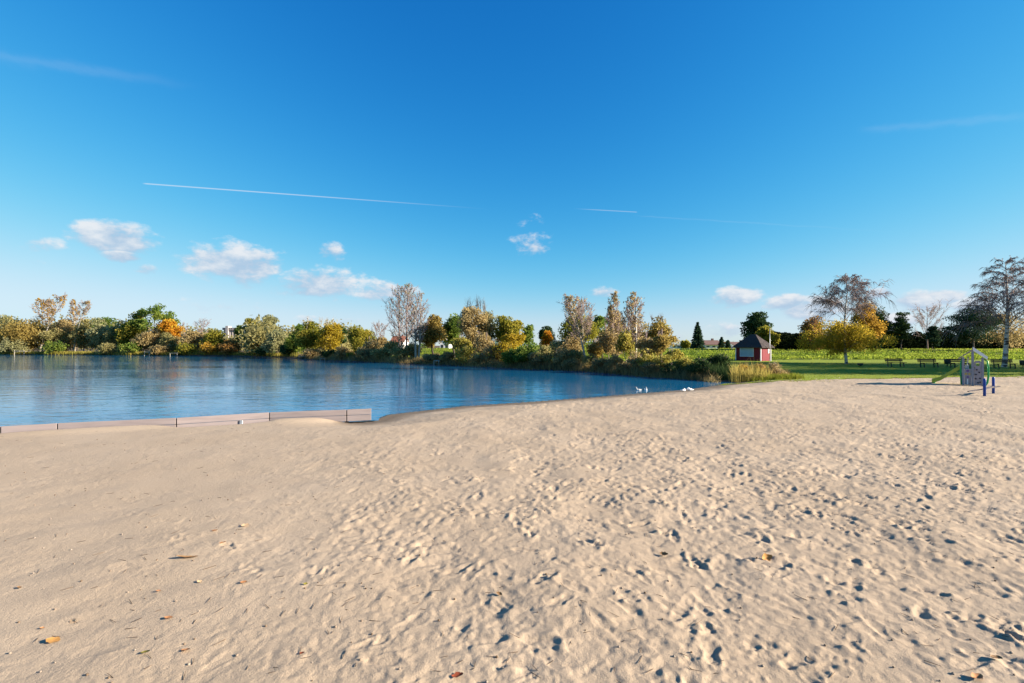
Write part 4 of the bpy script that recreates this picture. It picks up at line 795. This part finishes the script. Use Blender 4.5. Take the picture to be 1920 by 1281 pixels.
px_, Y = 1443.5, 58.; root = empty('mast', (X(px_, Y), Y, base_z(X(px_, Y), Y))); tag(root, 'slim pale steel mast right of the red hut', 'pole')
MB().tube([(0, 0, 0), (0, 0, 1.6), (0, 0, Zp(616, Y) - .2)], [.04, .033, .025], 10).build('shaft', STEEL, root, smooth=True); MB().box(-.14, .14, -.14, .14, 0, .05).build('foot_plate', STEEL, root); MB().tube([(0, 0, Zp(616, Y) - .2), (0, 0, Zp(616, Y) - .1)], .07, 10).build('cap', STEEL, root)

# ------------------------------------------------------------------ benches and bins on the lawn
BW = solid('dark_bench_wood', (.045, .035, .03), .7, .25, 6, stretch=(1, 6, 6)); BM = solid('bench_iron', (.03, .03, .035), .5, .1, 5); BIN = solid('bin_green', (.03, .045, .04), .5, .15, 6)
def bench(label, px, py, wpx):
    Y = FPX * (CAMZ - .03) / (py - HY); x = X(px, Y); L = wpx / FPX * Y
    root = empty('park_bench', (x, Y, base_z(x, Y) + .02)); tag(root, label, 'bench', 'benches on the lawn'); h = L / 2
    for k_ in range(3): MB().box(-h, h, -.22 + k_ * .15, -.09 + k_ * .15, .42, .46).build('seat_plank', BW, root)
    for k_ in range(2): MB().bar((-h, .27 + .03 * k_, .60 + .16 * k_), (h, .27 + .03 * k_, .60 + .16 * k_), .035, .13, (0, .2, 1)).build('backrest_plank', BW, root)
    for s in (-1, 1):
        u = s * (h - .25); m = MB().bar((u, -.2, 0), (u, -.16, .419), .06, .06, (0, 1, 0)).bar((u, .2, 0), (u, .24, .419), .06, .06, (0, 1, 0)).bar((u, -.2, .39), (u, .25, .39), .055, .055).bar((u, .235, .42), (u, .285, .84), .05, .04, (0, 1, 0)); m.build('leg_frame', BM, root)
bench('dark park bench nearest the yellow birch on the lawn', 1680, 687.5, 33); bench('dark park bench, second from the yellow birch', 1742.5, 688.5, 35); bench('dark park bench half hidden behind the play tower', 1800, 689, 36); bench('dark park bench at the foot of the big bare birch', 1884, 690.5, 41)
def bin_(label, px, py, top):
    Y = FPX * CAMZ / (py - HY); x = X(px, Y); root = empty('litter_bin', (x, Y, base_z(x, Y))); tag(root, label, 'litter bin', 'bins on the lawn'); h = (py - top) / FPX * Y
    MB().tube([(0, 0, 0), (0, 0, h * .5)], .04, 8).build('post', BM, root); MB().tube([(0, 0, h * .35), (0, 0, h * .4), (0, 0, h * .95), (0, 0, h)], [.17, .22, .25, .23], 14).build('bucket', BIN, root, smooth=True); MB().tube([(0, 0, h), (0, 0, h + .03)], .255, 14).build('rim', BM, root)
bin_('round dark litter bin between the second and third bench', 1776, 687, 673.5); bin_('round dark litter bin at the right edge of the photo', 1918, 688.5, 675); bin_('small dark litter bin right of the yellow birch trunk', 1613, 687, 681)

# ------------------------------------------------------------------ play tower with slide
GREY = solid('grey_play_panel', (.30, .27, .29), .6, .1, 6, stretch=(1, 1, 4)); PGREY = solid('grey_play_post', (.24, .24, .28), .5, .08, 5); LIME = solid('lime_slide', (.36, .42, .06), .35, .06, 3); PGREEN = solid('green_play_tube', (.02, .30, .09), .4, .08, 4)
PWHITE = solid('white_play_board', (.72, .72, .7), .5, .05, 4); PBLUE = solid('blue_play_post', (.012, .06, .30), .4, .08, 4); HOLD = solid('dark_climbing_hold', (.05, .04, .05), .5, .1, 5); PSHADE = solid('shaded_roof_board', (.3, .2, .18), .6, .1, 5); PYEL = solid('yellow_play_shape', (.5, .36, .05), .5, .05, 4); PPUR = solid('purple_play_shape', (.14, .07, .25), .5, .05, 4)
Y = FPX * CAMZ / (722 - HY); tx = X(1827.5, Y); mpx = Y / FPX
root = empty('play_tower', (tx + .25, Y + .35, base_z(tx, Y + .5) - .02), rad(-45)); tag(root, 'small grey play tower with gabled roof, one slope coloured as sunlit, and lime green slide', 'playground tower')
a = .37; hp = 1.5; pf = .86
for sx in (-1, 1):
    for sy in (-1, 1): MB().box(sx * a - .045, sx * a + .045, sy * a - .045, sy * a + .045, 0, hp).build('post', PGREY, root, .01)
MB().box(-.055, .045, -a - .06, -a + .05, 0, 1.88).build('post', PGREY, root, .01); MB().box(-.05, .05, a - .05, a + .05, 0, 1.88).build('post', PGREY, root, .01)
MB().box(-a + .05, a - .05, -a + .055, a - .055, pf - .05, pf).build('platform', GREY, root)
m = MB(); cx_, cz_, hr = .185, 1.13, .085; x0, x1, z0_, z1_ = .05, a - .05, .02, 1.33     # climbing wall with a round peep hole
ring = [(cx_ + hr * math.cos(t), cz_ + hr * math.sin(t)) for t in np.arange(16) * math.pi / 8]
sq = []
for t in np.arange(16) * math.pi / 8:
    c_, s_ = math.cos(t), math.sin(t); k_ = min(((x1 - cx_) if c_ > 0 else (cx_ - x0)) / max(abs(c_), 1e-6), .195 / max(abs(s_), 1e-6)); sq.append((cx_ + c_ * k_, cz_ + s_ * k_))
for yy in (-a - .02, -a + .02): m.add([(p[0], yy, p[1]) for p in ring + sq], [(i, (i + 1) % 16, 16 + (i + 1) % 16, 16 + i) for i in range(16)])
n0 = len(m.V) - 64; m.F += [(n0 + i, n0 + (i + 1) % 16, n0 + 32 + (i + 1) % 16, n0 + 32 + i) for i in range(16)]
m.box(x0, x1, -a - .019, -a + .019, z0_, cz_ - .195); m.box(x0, x1, -a - .018, -a + .018, cz_ + .194, z1_); pn = m.build('climbing_wall', GREY, root)
for hx_, hz_ in [(.24, .72), (.12, .60), (.27, .40), (.11, .38), (.2, .16), (.28, .2), (.15, .85)]: MB().tube([(hx_, -a - .02, hz_), (hx_, -a - .05, hz_ + .005), (hx_, -a - .075, hz_ - .01)], [.04, .033, .018], 8).build('climbing_hold', HOLD, pn, smooth=True)
pn2 = MB().box(-a + .05, -.06, -a - .02, -a + .02, .03, pf + .02).build('side_panel', GREY, root)
for c_, z_, mt, s_ in [(-.19, .78, PPUR, .055), (-.13, .62, PYEL, .045), (-.26, .62, PYEL, .045), (-.19, .45, PPUR, .045)]: MB().tube([(c_, -a - .02, z_), (c_, -a - .045, z_)], s_, 10).build('play_disc', mt, pn2)
MB().box(-.22, -.17, -a - .05, -a - .021, .06, .36).build('white_strip', PWHITE, pn2); MB().bar((-.22, .1, pf), (-.17, .1, 1.5), .05, .05, (0, 1, 0)).build('inner_handrail', PWHITE, root); MB().box(-.3, -.14, -.02, .05, pf, pf + .22).build('inner_board', PWHITE, root); MB().box(a - .02, a + .02, -a + .06, a - .06, pf, pf + .5).build('side_panel', PWHITE, root)
for s, mt in ((1, PWHITE), (-1, PSHADE)):  # sunlit slope white, shaded slope brown: light put into the two colours
    u = s * .54; m = MB(); T = .15 if s > 0 else .05; ys = (-.44, .44)
    m.add([(0, ys[0], 1.88), (u, ys[0], 1.40), (u, ys[1], 1.40), (0, ys[1], 1.88), (s * .0, ys[0], 1.88 + T * 1.3), (u + s * .02, ys[0], 1.40 + T), (u + s * .02, ys[1], 1.40 + T), (0, ys[1], 1.88 + T * 1.3)], [(0,1,2,3),(4,5,6,7),(0,1,5,4),(1,2,6,5),(2,3,7,6),(3,0,4,7)]); m.build('roof_panel', mt, root)
sl_p = [(-a - .04, .96), (-.5, .88), (-.75, .68), (-1.0, .46), (-1.25, .25), (-1.45, .14), (-1.62, .11)]
m = MB(); prof = [(-.24, .16), (-.22, .0), (.22, .0), (.24, .16), (.27, .16), (.25, -.04), (-.25, -.04), (-.27, .16)]
Vv = [(x_, .1 + py_, z_ + pz) for x_, z_ in sl_p for py_, pz in prof]; Fv = [(i * 8 + j, i * 8 + (j + 1) % 8, (i + 1) * 8 + (j + 1) % 8, (i + 1) * 8 + j) for i in range(len(sl_p) - 1) for j in range(8)]
m.add(Vv, Fv); m.F += [tuple(range(8))[::-1], tuple(range(len(Vv) - 8, len(Vv)))]; sd = m.build('slide', LIME, root, smooth=False); MB().box(-1.6, -1.48, -.08, .28, -.05, .068).build('slide_foot', PGREEN, sd)
for yy in (-.34, .42): MB().tube([(-a - .06, yy, .02), (-a - .09, yy, .7), (-a - .08, yy, 1.2), (-a - .02, yy, 1.47)], .04, 10).build('side_tube', PGREEN, root, smooth=True)
MB().tube([(a + .06, -.3, 1.40), (a + .18, -.3, 1.30), (a + .21, -.3, 1.0), (a + .21, -.3, .45), (a + .18, -.3, .18), (a + .10, -.3, .02)], .035, 10).build('climbing_pole', PGREEN, root, smooth=True)
MB().tube([(a + .06, .3, 1.40), (a + .18, .3, 1.30), (a + .21, .3, 1.0), (a + .21, .3, .45), (a + .18, .3, .18), (a + .10, .3, .02)], .035, 10).build('climbing_pole', PGREEN, root, smooth=True)
for k_ in range(4): MB().tube([(a + .2, -.3, .3 + .22 * k_), (a + .2, .3, .3 + .22 * k_)], .022, 8).build('rung', PWHITE, root)
Y1 = FPX * CAMZ / (740 - HY); Y2 = FPX * CAMZ / (734.5 - HY); A = np.array([X(1846, Y1), Y1]); B = np.array([X(1862.5, Y2), Y2]); root = empty('balance_bar', (A[0], A[1], base_z(*A))); tag(root, 'pair of blue play posts with a low bar, right of the play tower', 'play equipment'); d_ = B - A
MB().tube([(0, 0, -.1), (0, 0, .70), (0, 0, .76)], [.05, .05, .036], 12).build('post', PBLUE, root, smooth=True); MB().tube([(d_[0], d_[1], -.1), (d_[0], d_[1], .68), (d_[0], d_[1], .74)], [.05, .05, .036], 12).build('post', PBLUE, root, smooth=True)
MB().bar((0, 0, .30), (d_[0], d_[1], .30), .06, .06).build('bar', HOLD, root); e_ = d_ / np.linalg.norm(d_)
MB().bar((-.5 * e_[1], .5 * e_[0], .16), (d_[0] + .4, d_[1] + .1, .30), .06, .03).build('step_board', HOLD, root); pass

# ------------------------------------------------------------------ edging boards on the lake side
PLANK = solid('grey_edging_board', (.235, .195, .19), .75, .14, 3, .15, stretch=(.6, .6, 5))
root = empty('lake_edging', (0, 0, 0)); tag(root, 'long low edging of grey boards between sand and lake', 'edging')
ends = [beam_line[i] for i in range(len(beam_line))][-14:]; nrm2 = np.array([-d0[1], d0[0]])
for i, (p, q_) in enumerate(zip(ends[:-1], ends[1:])):
    e_ = (q_ - p) / np.linalg.norm(q_ - p); p2, q2 = p + e_ * .012, q_ - e_ * .012
    for k_, zc in enumerate((BEAM_TOP - .086, BEAM_TOP - .27)):
        off = nrm2 * (.03 + .004 * k_); MB().bar((*(p2 + off), zc), (*(q2 + off), zc), .06, .172 if k_ == 0 else .176).build('board', PLANK, root, .008)
    if i < len(ends) - 2: MB().box(q_[0] + nrm2[0] * .10 - .05, q_[0] + nrm2[0] * .10 + .05, q_[1] + nrm2[1] * .10 - .04, q_[1] + nrm2[1] * .10 + .04, -.9, BEAM_TOP - .03).build('stake', BARKD, root)
bp_ = (float(np.interp(451, bpx, bxy[:, 0])), 0); yb_ = float(np.interp(bp_[0], beam_line[:, 0], beam_line[:, 1])) - .03
m = MB().box(bp_[0] - .035, bp_[0] + .035, yb_ - .03, yb_ + .01, -.16, -.045); m.box(bp_[0] - .08, bp_[0] + .08, yb_ - .10, yb_ - .0, -.17, -.15); m.build('bracket', STEEL, root)

# ------------------------------------------------------------------ fishing platforms and fallen wood on the far shore
OLDW = solid('weathered_wood', (.33, .29, .24), .85, .2, 4)
def platform(label, px0, px1, pyd, rail=True, off=-1.0):
    pc = (px0 + px1) / 2; Y = YB(pc) + off; x = X(pc, Y); w = (px1 - px0) / FPX * Y / 2; zd = max(.12, Zp(pyd, Y) - ZW)
    root = empty('fishing_platform', (x, Y, ZW)); tag(root, label, 'jetty', 'fishing platforms on the far shore')
    for k_ in range(4): MB().box(-w - .05, w + .05, -.55 + k_ * .42, -.55 + k_ * .42 + .4, zd, zd + .07).build('deck_plank', OLDW, root)
    for sx in (-1, 1):
        for sy in (-.5, 1.0): MB().tube([(sx * w, sy, -.6), (sx * w, sy, zd + (.38 if rail and sy < 0 else -.01))], .055, 8).build('post', OLDW, root)
    if rail: MB().bar((-w, -.5, zd + .32), (w, -.5, zd + .32), .05, .07).build('rail', OLDW, root)
platform('wooden jetty under the round golden tree at the far left', 31, 49, 659.5); platform('small wooden jetty under the tall green poplar', 274, 283, 661); platform('wooden jetty below the bright orange maple', 322, 335, 662.5, False)
platform('wooden jetty left of the yellow-olive trees', 563, 575, 669); platform('small low jetty under the right shooting tree', 603, 611, 672.5, False); platform('little wooden platform on posts below the golden-brown tree', 815, 824, 677, False)
def deadwood(label, pts, r):
    root = empty('fallen_branch', at(*pts[0])); tag(root, label, 'branch'); g = Geo(); P = np.array([at(*p) for p in pts]) - at(*pts[0]); g.tube(P, np.linspace(r, r * .35, len(P)), 7)
    rg_ = np.random.default_rng(int(pts[0][0])); twigs(g, rg_, P[len(P) // 2], np.array([.3, 0, .8]), 1.2, r * .4, 4, .7); link('wood', g.mesh('deadwood', True), BARKP, root)
deadwood('pale fallen branch curved at the water below the birches', [(1201, 696.5, 35), (1205, 701, 34.7), (1211, 703, 34.6), (1216, 701.5, 34.6), (1220, 697, 34.8)], .06)
deadwood('pale fallen trunk fork at the far left shore', [(155, 656, 119), (162, 661, 118), (169, 658, 118), (176, 650, 118.5)], .12); deadwood('short pale fallen branch under the leaning trunks', [(104, 659, 119), (110, 655, 119), (115, 652, 119.3)], .10)

# ------------------------------------------------------------------ white birds
FEATH = solid('white_feathers', (.8, .78, .74), .8, .05, 8); GFEATH = solid('grey_white_feathers', (.62, .58, .52), .8, .15, 8); BEAK = solid('orange_beak', (.5, .2, .03), .5, .1, 6)
def bird(label, loc, rz, s, mat, pose):
    root = empty('white_bird', loc, rz); tag(root, label, 'bird'); n = 12
    if pose == 'rest': st = [(-.30,.13,.01,.01),(-.24,.14,.06,.04),(-.14,.14,.12,.10),(0,.14,.15,.13),(.12,.15,.13,.12),(.19,.18,.09,.09),(.20,.24,.055,.055),(.15,.29,.045,.045),(.09,.295,.05,.048),(.03,.28,.035,.03),(-.0,.27,.01,.01)]
    else: st = [(-.30,.15,.01,.01),(-.24,.13,.06,.04),(-.14,.11,.11,.09),(0,.10,.13,.11),(.12,.12,.11,.10),(.19,.17,.07,.07),(.21,.25,.042,.042),(.22,.33,.04,.04),(.245,.38,.05,.048),(.29,.385,.04,.035),(.325,.375,.012,.012)]
    P = np.array([(p[0], 0, p[1]) for p in st]); T = np.gradient(P, axis=0); T /= np.linalg.norm(T, axis=1)[:, None]; th = np.arange(n) * 2 * math.pi / n; V = []
    for p, t, q_ in zip(P, T, st):
        up = np.array([-t[2], 0, t[0]])
        for a_ in th: V.append((p + np.array([0, 1, 0]) * math.cos(a_) * q_[2] + up * math.sin(a_) * q_[3]) * s)
    F = [(i * n + j, i * n + (j + 1) % n, (i + 1) * n + (j + 1) % n, (i + 1) * n + j) for i in range(len(st) - 1) for j in range(n)]; F += [tuple(range(n))[::-1], tuple(range(len(V) - n, len(V)))]
    b_ = MB().add(V, F).build('body', mat, root, smooth=True); md = b_.modifiers.new('s', 'SUBSURF'); md.levels = md.render_levels = 1
    if pose != 'rest': MB().tube(np.array([(.31, 0, .378), (.36, 0, .37), (.395, 0, .36)]) * s, np.array([.022, .017, .006]) * s, 8).build('beak', BEAK, root, smooth=True)
    for sg in (-1, 1):
        w_ = MB().add([(x_ * s, sg * (yy + .012) * s, z_ * s) for x_, yy, z_ in [(.12, .115, .17), (.02, .14, .20), (-.14, .11, .19), (-.33, .03, .17), (-.18, .115, .12), (0, .14, .10)]], [(0, 1, 5), (1, 2, 4, 5), (2, 3, 4)]).build('wing', mat, root); sm_ = w_.modifiers.new('t', 'SOLIDIFY'); sm_.thickness = .015 * s
bird('small grey-white bird swimming, left of the two on the water', (X(1197.5, 24.0), 24.0, ZW - .05), rad(185), .52, GFEATH, 'swim'); bird('small white bird swimming, right of the two on the water', (X(1211, 24.1), 24.1, ZW - .05), rad(265), .52, FEATH, 'swim')
for lb, px, py, rz, s, ps in [('white bird preening at the water edge, left of the shore pair', 1281.5, 733.2, 15, .5, 'rest'), ('larger white bird resting on the sand at the water edge', 1293.5, 733, 175, .62, 'rest')]:
    p = gp(px, py, -.2); bird(lb, (p[0], p[1], base_z(*p) - .02), rad(rz), s, FEATH, ps)

# ------------------------------------------------------------------ fallen leaves on the sand
LC = {'brown': solid('brown_dry_leaf', (.22, .125, .055), .7, .3, 30), 'orange': solid('orange_dry_leaf', (.42, .19, .075), .7, .2, 30), 'yellow': solid('yellow_dry_leaf', (.42, .21, .06), .7, .2, 30), 'olive': solid('olive_dry_leaf', (.2, .17, .03), .7, .2, 30), 'red': solid('red_brown_leaf', (.25, .06, .025), .7, .2, 30), 'pale': solid('pale_dry_leaf', (.55, .36, .2), .7, .2, 30)}
from mathutils.bvhtree import BVHTree
sb = bpy.data.objects['sand_beach']
def sand_z(x, y):
    ok, p, *_ = sb.ray_cast((x, y, 3.0), (0, 0, -1)); return p.z if ok else base_z(x, y)
def leaf_mesh(seed, L, wd, curl):
    r_ = random.Random(seed); V, F = [], []; N_ = 9
    for i in range(N_):
        t = i / (N_ - 1); w_ = wd * math.sin(math.pi * min(1, t * .93 + .04)) ** .8 * (1 + .18 * math.sin(t * 17 + r_.random() * 6)); xx = (t - .5) * L
        for j, s in enumerate((-1, -.5, 0, .5, 1)): V.append((xx, s * w_, curl * (abs(s) ** 1.6) * w_ * 1.0 + .25 * curl * L * (2 * t - 1) ** 2 + r_.uniform(-.002, .002)))
    F = [(i * 5 + j, i * 5 + j + 1, i * 5 + j + 6, i * 5 + j + 5) for i in range(N_ - 1) for j in range(4)]
    return V, F
LV = [('large curled brown leaf lying alone on smooth sand at left',350,1047,36,'brown',.35),('orange leaf above a pale stone on the left sand',403,996,12,'orange',.3),('orange leaf just below the upper orange leaf at left',417,1019,13,'orange',.3),
 ('orange-red leaf at the edge of the trodden sand at left',457,1094,13,'orange',.3),('small orange-red leaf on smooth sand left of the trodden patch',297,1110,9,'orange',.4),('round orange leaf in the lower left foreground',316,1160,16,'orange',.2),
 ('large yellow-orange leaf near the lower left corner',99,1203,25,'yellow',.2),('pale orange leaf above the yellow-orange leaf at lower left',137,1166,15,'pale',.2),('tiny orange leaf left of the pale orange leaf',79,1180,8,'orange',.4),
 ('olive leaf in the lower left foreground',272,1226,16,'olive',.4),('pale orange leaf right of the olive leaf at lower left',348,1221,18,'orange',.2),('green leaf standing in trodden sand left of centre',573,1097,8,'olive',.6),
 ('small red-brown leaf in lumpy sand left of bottom centre',566,1227,9,'red',.5),('pale tan leaf on the sand below the curled brown leaf',374,1092,11,'pale',.2),('thin dark leaf near the left edge of the sand',36,1104,10,'brown',.5),
 ('tan leaf right of the upper orange leaves',460,987,15,'pale',.3),('upright brown leaf in a footprint right of centre',1245,1042,15,'brown',.8),('orange-brown curled leaf in trodden sand right of centre',1437,1050,22,'yellow',.7),('brown leaf in a footprint at bottom centre',936,1118,12,'brown',.6),
 ('red-brown leaf at the bottom edge in the middle',858,1270,22,'red',.4),('orange leaf at the bottom right corner',1832,1274,26,'orange',.5),('brown leaf near the bottom right corner',1868,1236,20,'brown',.5)]
for i, (lb, px, py, wpx, cl, curl) in enumerate(LV):
    x_, y_ = gp(px, py, 0); z_ = sand_z(x_, y_); x_, y_ = gp(px, py, z_); z_ = sand_z(x_, y_); L = wpx / FPX * y_ * 1.0
    V_, F_ = leaf_mesh(i, L, L * (.30 if i else .16), curl); o = MB().add(V_, F_).build('fallen_leaf', LC[cl], None, smooth=True); o.location = (x_, y_, z_ + .008); rl = random.Random(i * 3 + 1); o.rotation_euler = (rl.uniform(-.25, .25) + (.5 if curl > .55 else 0), rl.uniform(-.2, .2), rl.uniform(-.5, .5)); tag(o, lb, 'leaf', 'fallen leaves on the sand')
